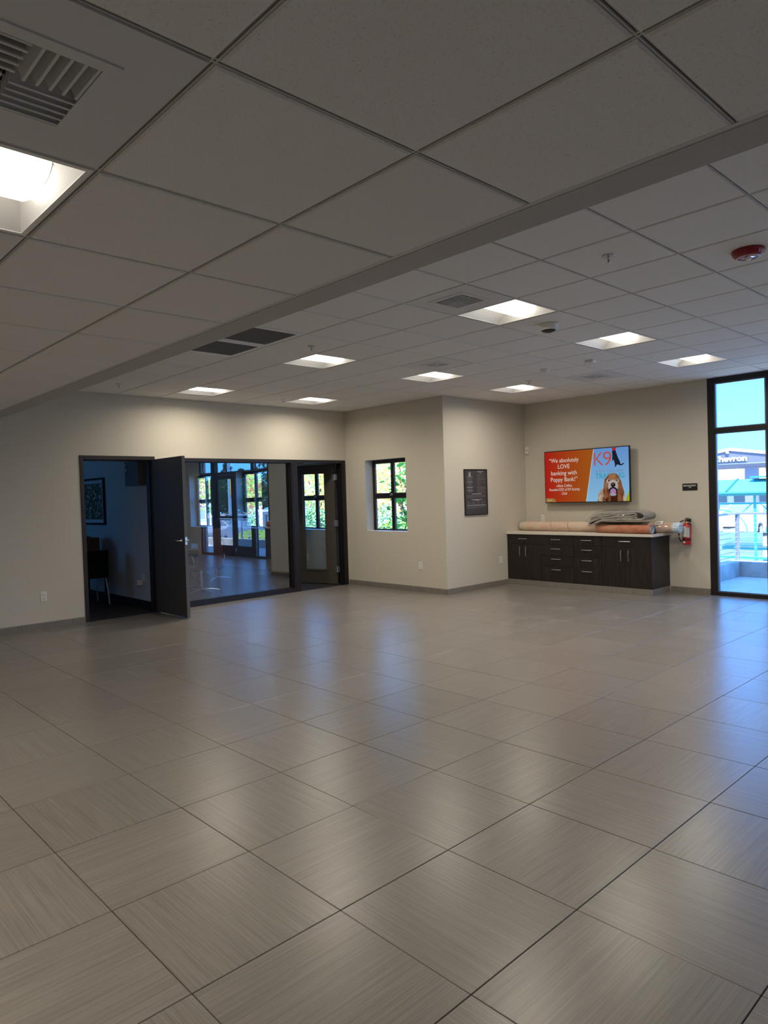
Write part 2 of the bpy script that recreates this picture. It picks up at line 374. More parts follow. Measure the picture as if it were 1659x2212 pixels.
for n_,(ar,(a,b2,c,d,z)) in enumerate(sc_):
    ct=((a+c)/2,(b2+d)/2,z)
    if ar>0 and n_<290:
        if abs((c-a)*(d-b2)-T*T)<1e-4: link('ceiling_tile',tfull,ceiling,ct)
        else: tile_mb(a,b2,c,d).build('ceiling_tile','tile',ceiling,ct)
    else:
        t_=tile_mb(a,b2,c,d); rest.add([(v[0]+ct[0],v[1]+ct[1],v[2]+ct[2]) for v in t_.v],t_.f)
tag(rest.build('ceiling_tile','tile',ceiling),kind='stuff')
grid.build('ceiling_grid',['grid','slot'],ceiling)
# wall angle around the upper ceiling
wa=MB()
wa.box((X2-.02,Y3-.02,ZH-.001),(X2,Y1,ZH+.012)); wa.box((XB1,Y1-.02,ZH-.001),(X2,Y1,ZH+.012)); wa.box((X2,Y3-.02,ZH-.001),(X4,Y3,ZH+.012)); wa.box((X4-.02,YMIN,ZH-.001),(X4,Y3,ZH+.012))
wa.build('wall_angle','grid',ceiling)
# beam at the step between the two ceilings
be=MB(); be.box((XB0+.004,YMIN,ZL-.004),(XB1,Y1,ZT)); 
beam=be.build('trim_1',noisy(mat('beam_paint',(.4,.38,.35),.8),(.46,.445,.42),(.49,.475,.45),ns=60,coord='World')); struct(beam,'painted beam along the step between low and high ceiling','beam')
MB().box((XB0-.018,YMIN,ZL-.0015),(XB0+.004,Y1,ZL+.02)).build('edge_trim','grid',beam)

# ------------------------------------------------------------------ troffers
def troffer(x,y,z,label):
    t=thing('ceiling_light',label,'ceiling light',(x+T/2,y+T/2,z),0,'recessed square ceiling lights')
    h=T/2-.009; fr=MB()
    for s_ in (-1,1):
        fr.box((-h,s_*h,-.003),(h,s_*(h-.016),.012)); fr.box((s_*h,-h+.016,-.003),(s_*(h-.016),h-.016,.012))
    fr.build('frame','lampwhite',t)
    # reflector: curved side panels rise towards the basket, flat sloping ends
    rf=MB(); ho=h-.016; yb=.125; D=.085; n=8; ex=.05
    for s_ in (-1,1):
        for k in range(n):
            a0,a1=k/n,(k+1)/n
            f=lambda a:(s_*(ho-(ho-yb)*a),D*math.sin(a*PI/2))
            (ya,za),(yb2,zb)=f(a0),f(a1)
            x0,x1=ho-ex*a0*1.0,ho-ex*a1*1.0
            rf.add([(-x0,ya,za),(x0,ya,za),(x1,yb2,zb),(-x1,yb2,zb)],[(0,1,2,3)],0,True)
        # end plates
        e_=[(s_*ho,-ho,0),(s_*ho,ho,0)]; pr_=[]
        for k in range(n+1):
            a=k/n; pr_.append((s_*(ho-ex*a),-(ho-(ho-yb)*a),D*math.sin(a*PI/2)))
        pl=[p for p in pr_]+[(p[0],-p[1],p[2]) for p in pr_[::-1]]
        for k in range(n):
            rf.add([pl[k],pl[k+1],pl[2*n-k],pl[2*n+1-k]],[(0,1,2,3)])
    rf.quad((-ho,-yb,D),(ho,-yb,D),(ho,yb,D),(-ho,yb,D)); rf.box((-h,-h,D+.004),(h,h,D+.012))
    rf.build('reflector','lampwhite',t,fix=False)
    df=MB(); m_=14; L_=ho-.03; vs=[];fs=[]; xs=[-L_,-L_+.012,-L_+.03,L_-.03,L_-.012,L_]; sc2=[.55,.86,1,1,.86,.55]
    for xi,k_ in zip(xs,sc2):
        for k in range(m_+1):
            a=PI*k/m_; vs.append((xi,-(yb)*math.cos(a),D-.004-(D-.008)*math.sin(a)*k_))
    for q in range(len(xs)-1):
        for k in range(m_): fs.append((q*(m_+1)+k,q*(m_+1)+k+1,(q+1)*(m_+1)+k+1,(q+1)*(m_+1)+k))
    df.add(vs,fs,0,True); df.add(vs[:m_+1],[tuple(range(m_+1))]); df.add(vs[-m_-1:],[tuple(range(m_+1))])
    df.build('diffuser','lamp',t)
    for s_ in (-1,1):
        rib=MB(); rib.tube([(s_*(L_-.001),-(yb+.001)*math.cos(PI*k/16),D-.003-(D-.006)*math.sin(PI*k/16)*.62-.001) for k in range(17)],.0022,6)
        rib.build('diffuser_end_rib','white',t)
    al=bpy.data.lights.new('tube_light','AREA'); al.shape='RECTANGLE'; al.size=.46; al.size_y=.15; al.energy=TUBE_W; al.color=(1,.89,.72); al.spread=math.radians(165)
    ao=bpy.data.objects.new('tube_light',al); COL.objects.link(ao); ao.parent=t; ao.location=(0,0,.0015)
    return t
NM={(1,1):'nearest ceiling light of the high ceiling, beside the large air vent panel',(4,1):'ceiling light beyond the dome camera, middle of the right-hand row',(7,1):'rightmost ceiling light, closest to the tall window',
(1,5):'ceiling light in the middle row closest to the beam, beyond the dark return grilles',(4,5):'ceiling light directly behind the small round air vent panel in the middle',(7,5):'ceiling light above the white corner wall with the black notice board',
(1,9):'leftmost far ceiling light, closest to the open grey door wall',(4,9):'far ceiling light close to the corner above the glass office front'}
for i in (1,4,7):
    for j in (1,5,9,-3):
        if i==7 and j==9: continue
        troffer(UX+i*T,UY+j*T,ZH,NM.get((i,j),'high ceiling light outside the photo, '+{1:'nearest the beam',4:'middle of the row by the street doors',7:'closest to the street doors'}[i]))
for k,(x,y) in enumerate(lamps_lo):
    troffer(x,y,ZL,['large bright ceiling light in the low ceiling at the left edge','low ceiling light outside the photo, nearest the long beige wall and the beam','low ceiling light outside the photo, farthest from the beam, near the camera','low ceiling light outside the photo, farthest from the beam, by the long beige wall'][k])
# ------------------------------------------------------------------ air vents
def vent(x,y,z,label,half=.15,cx0=0,cy0=0):
    t=thing('air_vent',label,'air vent',(x+T/2,y+T/2,z),0,'square ceiling air vents')
    h=T/2-.009; p=MB()
    for s_ in (-1,1):
        p.box((-h,s_*h,-.004),(h,cy0+s_*half,.004)); p.box((s_*h,cy0-half,-.004),(cx0+s_*half,cy0+half,.004))
    p.build('panel','panel',t)
    f=MB()
    for s_ in (-1,1):
        f.box((cx0-half-.02,cy0+s_*(half+.02),-.008),(cx0+half+.02,cy0+s_*(half-.012),-.002)); f.box((cx0+s_*(half+.02),cy0-half+.012,-.008),(cx0+s_*(half-.012),cy0+half-.012,-.002))
    f.build('frame','panel',t)
    MB().box((cx0-half,cy0-half,.06),(cx0+half,cy0+half,.065)).build('duct_throat','slotdark',t)
    w_=half-.012; nb=5
    for qx in (-1,1):
        for qy in (-1,1):
            al=(qx*qy>0)
            for k in range(nb):
                c0=(k+.5)/nb*w_
                bl=MB(); s2=.008
                if al:   # blades parallel to x
                    yy=qy*c0; d=qy
                    bl.add([(0,yy-s2*d,.028),(qx*w_,yy-s2*d,.028),(qx*w_,yy+s2*d,-.006),(0,yy+s2*d,-.006),(0,yy-s2*d+.002,.03),(qx*w_,yy-s2*d+.002,.03),(qx*w_,yy+s2*d+.002,-.004),(0,yy+s2*d+.002,-.004)],[(0,1,2,3),(4,7,6,5),(0,4,5,1),(2,6,7,3),(1,5,6,2),(0,3,7,4)])
                else:
                    xx=qx*c0; d=qx
                    bl.add([(xx-s2*d,0,.028),(xx-s2*d,qy*w_,.028),(xx+s2*d,qy*w_,-.006),(xx+s2*d,0,-.006),(xx-s2*d+.002,0,.03),(xx-s2*d+.002,qy*w_,.03),(xx+s2*d+.002,qy*w_,-.004),(xx+s2*d+.002,0,-.004)],[(0,1,2,3),(4,7,6,5),(0,4,5,1),(2,6,7,3),(1,5,6,2),(0,3,7,4)])
                if al: bl.box((0,yy+s2*d-.0035,-.0085),(qx*w_,yy+s2*d+.0035,-.004),bev=.001)
                else: bl.box((xx+s2*d-.0035,0,-.0085),(xx+s2*d+.0035,qy*w_,-.004),bev=.001)
                bl.build('blade','panel',t,(cx0,cy0,0))
    return t
vent(*vents_lo[0],ZL,'large air vent in the low ceiling at the top left corner')
vent(*vents_hi[0],ZH,'louvred air vent beside the nearest light of the high ceiling')
vent(*vents_hi[1],ZH,'air vent in the middle of the high ceiling, between two lights',half=.11)
vent(*vents_hi[2],ZH,'air vent of the far right high ceiling, near the wall screen',half=.13)
# dark return air grilles next to the beam
for k,(x,y) in enumerate(grille):
    t=thing('return_grille','dark mesh return air grille beside the beam, '+('nearer one with a white frame' if k==0 else 'farther one of the pair'),'air vent',(x+T/2,y+T/2,ZH),0,'dark return air grilles')
    h=T/2-.009; f=MB()
    for s_ in (-1,1):
        f.box((-h,s_*h,-.006),(h,s_*(h-.045),.01),bev=.002); f.box((s_*h,-h+.045,-.006),(s_*(h-.045),h-.045,.01),bev=.002)
    f.build('frame','white',t)
    MB().box((-h,-h,.03),(h,h,.036)).build('filter',mat('grille_filter',(.13,.13,.13),.9),t)
    g_=MB(); n=26; a=h-.045
    for q in range(n+1):
        c=-a+2*a*q/n; g_.box((c-.0012,-a,-.001),(c+.0012,a,.012)); g_.box((-a,c-.0012,-.001),(a,c+.0012,.012))
    tag(g_.build('mesh',mat('grille_mesh',(.26,.26,.26),.6),t),kind='stuff')

# ------------------------------------------------------------------ small ceiling fittings
def sprinkler(x,y,z,label):
    t=thing('sprinkler',label,'sprinkler',(x,y,z),0,'fire sprinkler heads')
    MB().lathe([(.0,-.006),(.012,-.010),(.030,-.008),(.038,-.006),(.04,-.0065),(.04,0)],n=24).build('escutcheon','steel',t)
    b=MB(); b.tube([(0,0,-.006),(0,0,-.022)],.007,10); b.tube([(-.011,0,-.020),(-.012,0,-.034),(0,0,-.044)],.002,6); b.tube([(.011,0,-.020),(.012,0,-.034),(0,0,-.044)],.002,6); b.box((-.012,-.003,-.023),(.012,.003,-.018))
    b.lathe([(0,-.044),(.014,-.045),(.015,-.047),(0,-.047)],n=12); b.build('head','steel',t)
    MB().tube([(0,0,-.022),(0,0,-.043)],.0025,8).build('bulb',mat('red_bulb',(.35,.02,.02),.2),t)
sprinkler(4.17,2.17,ZH-.006,'fire sprinkler head nearest to the red fire strobe')
sprinkler(4.24,5.27,ZH-.006,'fire sprinkler head between the dark return grille and a ceiling light')
sprinkler(7.96,5.30,ZH-.006,'tiny fire sprinkler head by the light above the notice wall')
sprinkler(6.16,8.36,ZH-.006,'tiny fire sprinkler head between the two far left ceiling lights')
sprinkler(3.60,8.26,ZH-.006,'tiny fire sprinkler head beside the beam at far left')
# dome camera
t=thing('dome_camera','white ceiling dome camera with black glass underside near the large light','security camera',(5.43,3.40,ZH-.006))
MB().lathe([(0,0),(.083,0),(.085,-.006),(.083,-.012),(.078,-.014)],n=32).build('mounting_plate','plastic',t)
MB().lathe([(.078,-.012),(.074,-.020),(.072,-.048),(.070,-.054),(.064,-.057)],n=32).build('body','plastic',t)
MB().lathe([(.068,-.053),(.060,-.064),(.040,-.073),(.02,-.077),(0,-.078)],n=32).build('dome',mat('dome_glass',(.006,.006,.007),.08),t)
MB().lathe([(0,-.083),(.008,-.081),(.010,-.076)],c=(.018,-.02,0),n=12).build('lens','chrome',t)
# fire strobe
t=thing('fire_strobe','round red fire alarm strobe with clear lamp on the high ceiling','fire alarm',(4.80,1.57,ZH-.006),math.radians(-42))
red=mat('alarm_red',(.27,.008,.018),.35)
MB().lathe([(0,0),(.088,0),(.093,-.006),(.094,-.014),(.090,-.024),(.078,-.040),(.066,-.047),(.0,-.047)],n=40).build('housing',red,t)
MB().lathe([(.066,-.0465),(.066,-.049),(.061,-.050),(.0595,-.0475)],n=40).build('rim','plastic',t)
MB().lathe([(0,-.066),(.012,-.063),(.02,-.055),(.022,-.047)],n=16).build('strobe_lens',mat('clear_lens',(.8,.82,.85),.1),t)
MB().box((-.02,-.045,-.052),(.02,-.018,-.047),bev=.002).build('reflector_bracket','chrome',t)
for a0,fl_ in ((0,0),):
    for k,ch in enumerate('FIRE'):
        a=math.radians(58-k*14); r_=.0865; 
        o=text(ch,.026,'lettering','white',t,(r_*math.sin(a)*1.0,-r_*math.cos(a),-.030),rot=(math.radians(115),0,a),depth=.001)
# smoke detectors
t=thing('smoke_detector','small round white smoke detector on the far ceiling','smoke detector',(7.41,4.71,ZH-.006))
MB().lathe([(0,0),(.055,0),(.058,-.008),(.05,-.014)],n=28).build('base','plastic',t)
MB().lathe([(.05,-.012),(.048,-.03),(.036,-.042),(0,-.044)],n=28).build('chamber','plastic',t)
t=thing('occupancy_sensor','small boxy white sensor on the ceiling right of the smoke detector','sensor',(7.35,4.07,ZH-.006),math.radians(8))
MB().box((-.05,-.05,-.03),(.05,.05,0),bev=.006).build('body','plastic',t)
MB().lathe([(0,-.042),(.014,-.038),(.02,-.03)],n=16).build('lens','white',t)
# ------------------------------------------------------------------ walls
ZC=ZT
def wallmb(boxes,name,m='wall',label=None):
    mb=MB()
    for a,b in boxes: mb.box(a,b)
    return struct(mb.build(name,m),label or name.replace('_',' '),'wall')
D1a,D1b,DH=3.38,4.42,2.17
Ca,Cb,CH=4.60,7.945,2.155
YB=Y1+.14
wallmb([((XMIN,Y1,0),(D1a,YB,ZC)),((D1a,Y1,DH),(D1b,YB,ZC)),((D1b,Y1,0),(Ca,YB,ZC)),((Ca,Y1,CH),(Cb,YB,ZC)),((Cb,Y1,0),(X2,YB,ZC))],'wall_left',label='long beige wall with the open grey door and the glass office front')
# outer wall with four windows (continues as the wall of the glass office)
WY=[7.64+2.012*k for k in range(4)]; WW=.94; WZ0,WZ1=.93,2.125; XO=X2+.26; YEND=15.4
bx=[]; bo=[]; y=Y3
for wy in WY:
    tgt=bx
    bx.append(((X2,y,0),(XO,wy,ZC))); bx.append(((X2,wy,0),(XO,wy+WW,WZ0))); bx.append(((X2,wy,WZ1),(XO,wy+WW,ZC))); y=wy+WW
bx.append(((X2,y,0),(XO,YEND,ZC)))
# split the pieces at the partition so the office part has its own cooler paint
main=[];off=[]
for a,b in bx:
    if b[1]<=YB: main.append((a,b))
    elif a[1]>=YB: off.append((a,b))
    else: main.append((a,(b[0],YB,b[2]))); off.append(((a[0],YB,a[2]),b))
main=[((a[0],a[1],a[2]),b) for a,b in main]
main[0]=((X2,Y3+.24,0),main[0][1])
wallmb(main,'wall_window',label='beige wall with the small four-pane window')
wallmb(off,'wall_office_window','wall_cool','grey window wall inside the glass office')
wallmb([((X2,Y3,0),(X4+.22,Y3+.24,ZC))],'wall_notice',label='beige corner wall carrying the black notice board')
wallmb([((X4,YW,0),(X4+.22,Y3+.24,ZC)),((X4,3.07,ZH),(X4+.22,YW,ZC)),((X4,YMIN,ZH),(X4+.22,3.07,ZC)),((X4,-.9,0),(X4+.22,.36,ZH)),((X4,YMIN,0),(X4+.22,-3.0,ZH))],'wall_right',label='beige wall with the screen and the tall street windows')
wallmb([((XMIN-.2,YMIN-.2,0),(X4+.22,YMIN,ZC))],'wall_front',label='wall behind the photographer')
wallmb([((XMIN-.2,YMIN,0),(XMIN,Y1+.14,ZC))],'wall_rear',label='side wall behind the photographer')
# rooms behind the left wall
wallmb([((4.45,YB,0),(4.57,YEND,ZC))],'wall_partition','wall_cool','grey partition between the dark office and the glass office')
wallmb([((.6,YB,0),(.75,11.8,ZC)),((.6,11.8,0),(.75,12.6,1.3)),((.6,11.8,2.05),(.75,12.6,ZC)),((.6,12.6,0),(.75,13.35,ZC)),((.75,13.2,0),(4.45,13.35,ZC))],'wall_office_rear','wall_cool','far walls of the dark office')
wallmb([((4.57,YEND-.15,0),(X2,YEND,ZC))],'wall_office_end','wall_cool','end wall of the glass office')
struct(MB().box((.6,Y1+.05,2.75),(X2,YEND,2.9)).build('ceiling_office','panel'),'white ceiling of the two offices','ceiling')
struct(MB().box((4.5,Y1-.003,-.15),(X2,YEND,-.002)).build('floor_office','carpet'),'dark carpet floor of the glass office','floor')
struct(MB().box((.7,Y1-.003,-.15),(4.5,13.2,-.003)).build('floor_dark_office','plank'),'dark plank floor of the office behind the open door','floor')
roof=MB(); roof.box((XMIN-.3,YMIN-.3,ZT),(X4+.5,Y3+.5,ZT+.5)); roof.box((XMIN-.3,Y3,ZT),(X2+.5,YEND+.2,ZT+.5))
struct(roof.build('roof','white'),'flat roof over the rooms','roof')
# entrance canopy edge seen at the top of the tall window
cn=thing('entrance_canopy','pale metal canopy edge above the tall window outside','canopy',(X4+.22,.5,3.06))
MB().box((0,-3,0),(.75,3.55,.25),bev=.01).build('fascia',mat('canopy_metal',(.42,.45,.50),.5),cn)
MB().lathe([(0,-.012),(.012,-.01),(.014,0)],c=(.7,3.45,.0),n=10).build('bolt','steel',cn)

# baseboards: tile cove pieces with real joints
def baseboard(name,p0,p1,h,th,nrm,m='base',piece=.6096,label=None,lab2='baseboard'):
    p0,p1=Vector(p0),Vector(p1); d=p1-p0; Ln=d.length; d.normalize(); nrm=Vector(nrm)
    root=struct(MB().prism([(0,0),(th*.5,0),(th*.5,h-.004),(0,h-.004)],p0,nrm,(0,0,1),d*Ln).build(name,'grout' if m=='base' else m),label,lab2)
    if m!='base': return root
    s=0
    while s<Ln-.01:
        e=min(s+piece,Ln); q=MB().prism([(0,0),(th,0),(th,h-.006),(th-.004,h),(0,h)],p0+d*(s+.0012),nrm,(0,0,1),d*(e-s-.0024)); q.build('base_tile','base',root); s=e
    return root
baseboard('baseboard_left',(XMIN,Y1,0),(D1a,Y1,0),.078,.011,(0,-1,0),label='tile baseboard of the long beige wall')
baseboard('baseboard_window',(X2,Y1,0),(X2,Y3,0),.085,.011,(-1,0,0),label='tile baseboard under the small window')
baseboard('baseboard_notice',(X2-.011,Y3,0),(9.51,Y3,0),.085,.011,(0,-1,0),label='tile baseboard of the corner wall')
baseboard('baseboard_right',(X4,4.40,0),(X4,YW,0),.085,.011,(-1,0,0),label='tile baseboard under the fire extinguisher')
baseboard('baseboard_office',(4.45,YB,0),(4.45,13.2,0),.11,.010,(-1,0,0),'blackbase',label='black vinyl baseboard of the dark office')
baseboard('baseboard_glass_office',(X2,YB,0),(X2,15.2,0),.11,.010,(-1,0,0),'blackbase',label='black vinyl baseboard of the glass office')

# ------------------------------------------------------------------ four-pane windows
def window(k,wy,label):
    o=bpy.data.objects.new('window_%d'%k,None); COL.objects.link(o); o.location=(X2+.165,wy+WW/2,WZ0); struct(o,label,'window')
    h=WZ1-WZ0; w2=WW/2; f=MB(); D=.05
    f.box((0,-w2,0),(D,-w2+.05,h),bev=.003); f.box((0,w2-.05,0),(D,w2,h),bev=.003); f.box((.0005,-w2+.05,h-.055),(D-.0005,w2-.05,h)); f.box((.0005,-w2+.05,0),(D-.0005,w2-.05,.03))
    f.box((-.006,-w2+.05,.555),(D-.001,w2-.05,.63),bev=.003)
    for za,zb in ((.03,.555),(.63,h-.055)): f.box((.001,-.03,za),(D-.001,.03,zb))
    f.box((-.012,-.045,.63),(.004,.045,.65),bev=.003)
    f.build('frame','bronze',o)
    s=MB(); 
    for ya,yb in ((-w2+.05,-.03),(.03,w2-.05)):
        for za,zb in ((.03,.555),(.63,h-.055)):
            MB().box((.028,ya,za),(.032,yb,zb)).build('pane','glass',o)
            s.box((.012,yb-.012,za),(.024,yb,zb)); s.box((.012,ya,za),(.024,ya+.012,zb)); s.box((.012,ya,zb-.01),(.024,yb,zb)); s.box((.012,ya,za),(.024,yb,za+.008))
    s.build('glazing_bead',mat('bead_grey',(.16,.17,.19),.4),o)
    l=MB(); l.box((-.022,-.018,.595),(-.005,.018,.63),bev=.003); l.tube([(-.02,0,.62),(-.035,.01,.60),(-.035,.03,.585)],.005,8); l.build('latch','steel',o)
    MB().box((-.168,-w2+.002,0.0),(0,w2-.002,.012),bev=.003).build('sill','white',o)
    return o
window(1,WY[0],'small dark-framed four-pane window in the corner wall')
window(2,WY[1],'four-pane window seen through the open glass office door')
window(3,WY[2],'four-pane window in the middle of the glass office')
window(4,WY[3],'four-pane window at the far left of the glass office')
# ------------------------------------------------------------------ storefront on the right wall
def storefront(name,y0,y1,z0,z1,label,transom=True,bottom=.05):
    o=bpy.data.objects.new(name,None); COL.objects.link(o); o.location=(X4,y0,0); struct(o,label,'window')
    W=y1-y0; f=MB(); j=.085; D=.12
    f.box((-.004,W-j,z0),(D,W,z1),bev=.004); f.box((-.004,0,z0),(D,.06,z1),bev=.004)
    f.box((-.0035,.06,z1-.075),(D-.001,W-j,z1)); f.box((-.0035,.06,z0),(D-.001,W-j,z0+bottom))
    if transom: f.box((-.0035,.06,2.245),(D-.001,W-j,2.305))
    f.build('frame','bronze',o)
    b=MB(); zs=[(z0+bottom,2.245),(2.305,z1-.075)] if transom else [(z0+bottom,z1-.075)]
    for za,zb in zs:
        b.box((.02,W-j-.02,za),(.05,W-j,zb)); b.box((.02,.06,za),(.05,.08,zb)); b.box((.021,.08,zb-.018),(.049,W-j-.02,zb)); b.box((.021,.08,za),(.049,W-j-.02,za+.014))
        MB().box((.055,.06,za),(.061,W-j,zb)).build('pane','glass',o)
    b.build('glazing_bead',mat('bead_blue',(.20,.24,.30),.3,metal=.5),o)
    return o
storefront('window_5',3.06,YW,0,ZH,'tall dark-framed street window at the right edge')
storefront('window_6',.36,1.10,0,ZH,'tall side window next to the street doors')
storefront('window_7',-3.0,-.9,0,ZH,'unseen wide street window, added to bring more skylight onto the floor')  # out of view; added so more skylight reaches the floor reflection at right
# transom above the doors with the street number
o=bpy.data.objects.new('window_8',None); COL.objects.link(o); o.location=(X4,1.10,0); struct(o,'glass transom with the street address above the double doors','window')
f=MB(); f.box((-.0035,.11,2.22),(.119,1.93,2.305)); f.box((-.0035,.11,ZH-.075),(.119,1.93,ZH)); f.box((-.004,0,0),(.12,.11,ZH)); f.box((-.004,1.93,0),(.12,1.96,ZH)); f.build('frame','bronze',o)
MB().box((.055,.11,2.305),(.061,1.93,ZH-.075)).build('pane','glass',o)
text('71 CAST',.105,'lettering','bronze',o,(.066,.74,2.385),rot=(PI/2,0,PI/2),width=.47,depth=.0008)
for nme,ya,yb,lab in (('door_3',1.22,2.10,'street door leaf farther from the tall window'),('door_4',2.12,3.02,'street door leaf next to the tall window')):
    o=bpy.data.objects.new(nme,None); COL.objects.link(o); o.location=(X4+.03,ya,0); struct(o,lab,'door'); W=yb-ya
    f=MB(); f.box((0,0,.01),(.045,.10,2.215)); f.box((0,W-.10,.01),(.045,W,2.215)); f.box((.0005,.1,2.11),(.0445,W-.1,2.215)); f.box((.0005,.1,.01),(.0445,W-.1,.29)); f.box((0,.1,1.035),(.045,W-.1,1.10)); f.build('frame','bronze',o)
    MB().box((.02,.1,.29),(.026,W-.1,1.035)).build('pane','glass',o); MB().box((.02,.1,1.10),(.026,W-.1,2.11)).build('pane','glass',o)
    MB().tube([(-.05,.08,1.0),(-.05,W-.08,1.0)],.014,10).build('push_bar','steel',o)

# ------------------------------------------------------------------ left door and its frame
o=bpy.data.objects.new('trim_2',None); COL.objects.link(o); o.location=(D1a,Y1,0); struct(o,'dark metal frame around the open grey door','door frame')
W=D1b-D1a; f=MB(); a,b=-.012,.16
f.box((0,a,0),(.05,b,DH),bev=.003); f.box((W-.05,a,0),(W,b,DH),bev=.003); f.box((.05,a+.0005,DH-.05),(W-.05,b-.0005,DH))
f.box((.05,.04,0),(.066,.14,DH-.05)); f.box((W-.066,.04,0),(W-.05,.14,DH-.05)); f.box((.05,.04,DH-.066),(W-.05,.14,DH-.05))
f.build('frame','brownframe',o)
def lever(parent,x,z,ysurf,dirx,name='door_handle'):
    """lever handle on a face whose outward normal is -y (ysurf<0) or +y"""
    s_=-1 if ysurf<0 else 1; m=MB()
    m.lathe([(0,0),(.027,0),(.027,s_*.008),(.022,s_*.011),(0,s_*.011)],c=(x,ysurf,z),n=20,axis='y')
    m.tube([(x,ysurf,z),(x,ysurf+s_*.05,z),(x+dirx*.015,ysurf+s_*.058,z),(x+dirx*.06,ysurf+s_*.056,z+.004),(x+dirx*.115,ysurf+s_*.052,z-.004)],[.010,.010,.0105,.009,.0075],10)
    return m.build(name,'chrome',parent)
d1=bpy.data.objects.new('door_1',None); COL.objects.link(d1); d1.location=(4.415,9.045,0); d1.rotation_euler=(0,0,-PI/2); struct(d1,'open dark grey flush door swung out from the dark office','door')
DW=.855; zt=2.125
MB().box((0,-.044,.012),(DW-.001,0,zt),bev=.001).build('panel','door',d1)
MB().box((DW-.001,-.0435,.012),(DW+.002,-.0005,zt)).build('edge','dooredge',d1)
lever(d1,DW-.07,1.02,-.044,-1); lever(d1,DW-.07,1.02,0,-1)
MB().box((DW+.001,-.036,.965),(DW+.004,-.008,1.07),bev=.001).build('latch_plate','chrome',d1)
MB().box((DW+.003,-.028,1.005),(DW+.0045,-.016,1.025)).build('latch_bolt','slotdark',d1)
for z in (.25,1.07,1.88):
    MB().tube([(-.004,.004,z-.05),(-.004,.004,z+.05)],.007,10).build('hinge','steel',d1)
# ------------------------------------------------------------------ glass office front
o=bpy.data.objects.new('window_9',None); COL.objects.link(o); o.location=(Ca,Y1,0); struct(o,'large glass office front in a black frame','window')
W=Cb-Ca; f=MB(); a,b=-.012,.14; XM0,XM1=6.77-Ca,6.90-Ca
f.box((0,a,0),(.07,b,CH),bev=.003); f.box((XM0,a,0),(XM1,b,CH),bev=.003); f.box((W-.085,a,0),(W,b,CH),bev=.003); f.box((.07,a+.0005,CH-.05),(XM0,b-.0005,CH)); f.box((XM1,a+.0005,CH-.05),(W-.085,b-.0005,CH))
f.box((.07,a+.0005,0),(XM0,b-.0005,.062))
f.box((XM1,.05,0),(XM1+.014,.10,CH-.05)); f.box((W-.10,.05,0),(W-.085,.10,CH-.05)); f.box((XM0+.02,a-.006,0),(XM0+.045,a,CH-.05)); f.box((W-.06,a-.005,0),(W-.035,a,CH))
f.build('frame','bronze',o)
MB().box((.07,.060,.062),(XM0,.066,CH-.05)).build('pane','confglass',o)
b=MB(); b.box((.07,.03,.062),(XM0,.055,.078)); b.box((XM0-.014,.03,.062),(XM0,.055,CH-.05)); b.box((.07,.03,CH-.062),(XM0,.055,CH-.05)); b.build('glazing_bead','bronze',o)
# door 2
d2=bpy.data.objects.new('door_2',None); COL.objects.link(d2); d2.location=(7.85,9.215,0); d2.rotation_euler=(0,0,math.atan2(.95,-.31)); struct(d2,'dark grey office door with tall glass pane, swung inward','door')
# local x from hinge to free edge; local +y faces the main room side (towards -x)
DW2=.89; f=MB(); tk=.044
f.box((0,0,.012),(.20,tk,2.105)); f.box((.675,0,.012),(DW2,tk,2.105)); f.box((.20,0.0003,.012),(.675,tk-.0003,.25)); f.box((.20,.0003,1.952),(.675,tk-.0003,2.105))
f.build('panel','door',d2)
m=MB()
for ys in (tk,-.008):
    m.box((.185,ys,.23),(.69,ys+.008,.255)); m.box((.185,ys,1.945),(.69,ys+.008,1.97)); m.box((.185,ys,.255),(.208,ys+.008,1.945)); m.box((.667,ys,.255),(.69,ys+.008,1.945))
m.build('lite_frame','door',d2)
MB().box((.20,.019,.25),(.675,.025,1.952)).build('pane','glass',d2)
lever(d2,DW2-.065,1.02,tk,-1); lever(d2,DW2-.065,1.02,0-.001,-1)
for z in (.27,1.07,1.87):
    h=MB(); h.tube([(-.008,tk+.006,z-.055),(-.008,tk+.006,z+.055)],.008,10); h.box((.0,tk,z-.05),(.045,tk+.003,z+.05)); h.box((-.06,tk+.001,z-.05),(-.012,tk+.004,z+.05)); h.build('hinge','steel',d2)

# ------------------------------------------------------------------ wall plates
def outlet(x,y,z,rot,label,kind='duplex',name='outlet',cat='outlet'):
    t=thing(name,label,cat,(x,y,z),rot)
    MB().box((-.037,-.006,-.06),(.037,0,.06),bev=.002).build('plate','plastic',t)
    if kind=='duplex':
        for s_ in (-1,1):
            MB().box((-.017,-.0085,s_*.026-.017),(.017,-.005,s_*.026+.017),bev=.002).build('socket','white',t)
            q=MB(); q.box((-.0085,-.0092,s_*.026-.004),(-.0055,-.0084,s_*.026+.008)); q.box((.0055,-.0092,s_*.026-.004),(.0085,-.0084,s_*.026+.008)); q.box((-.002,-.0092,s_*.026-.013),(.002,-.0084,s_*.026-.009)); q.build('slot','slotdark',t)
    elif kind=='switch':
        MB().box((-.017,-.012,-.033),(.017,-.005,.033),bev=.003).build('rocker','white',t)
    return t
outlet(2.872,Y1,.40,0,'white outlet low on the long beige wall at left')
outlet(2.345,Y1,1.155,0,'white light switch cut off by the left edge of the photo','switch','light_switch','light switch')
outlet(X2,7.37,.41,RW,'white outlet under the small window')
outlet(9.325,Y3,.41,0,'white outlet on the corner wall beside the cabinets')
outlet(X2,10.22,.42,RW,'white outlet seen through the glass of the office door')
outlet(X4,6.51,1.06,RW,'small white outlet behind the long rolled rug under the screen')
o_=outlet(4.45,9.62,.43,RW,'white outlet of the dark office with a plug-in adapter')
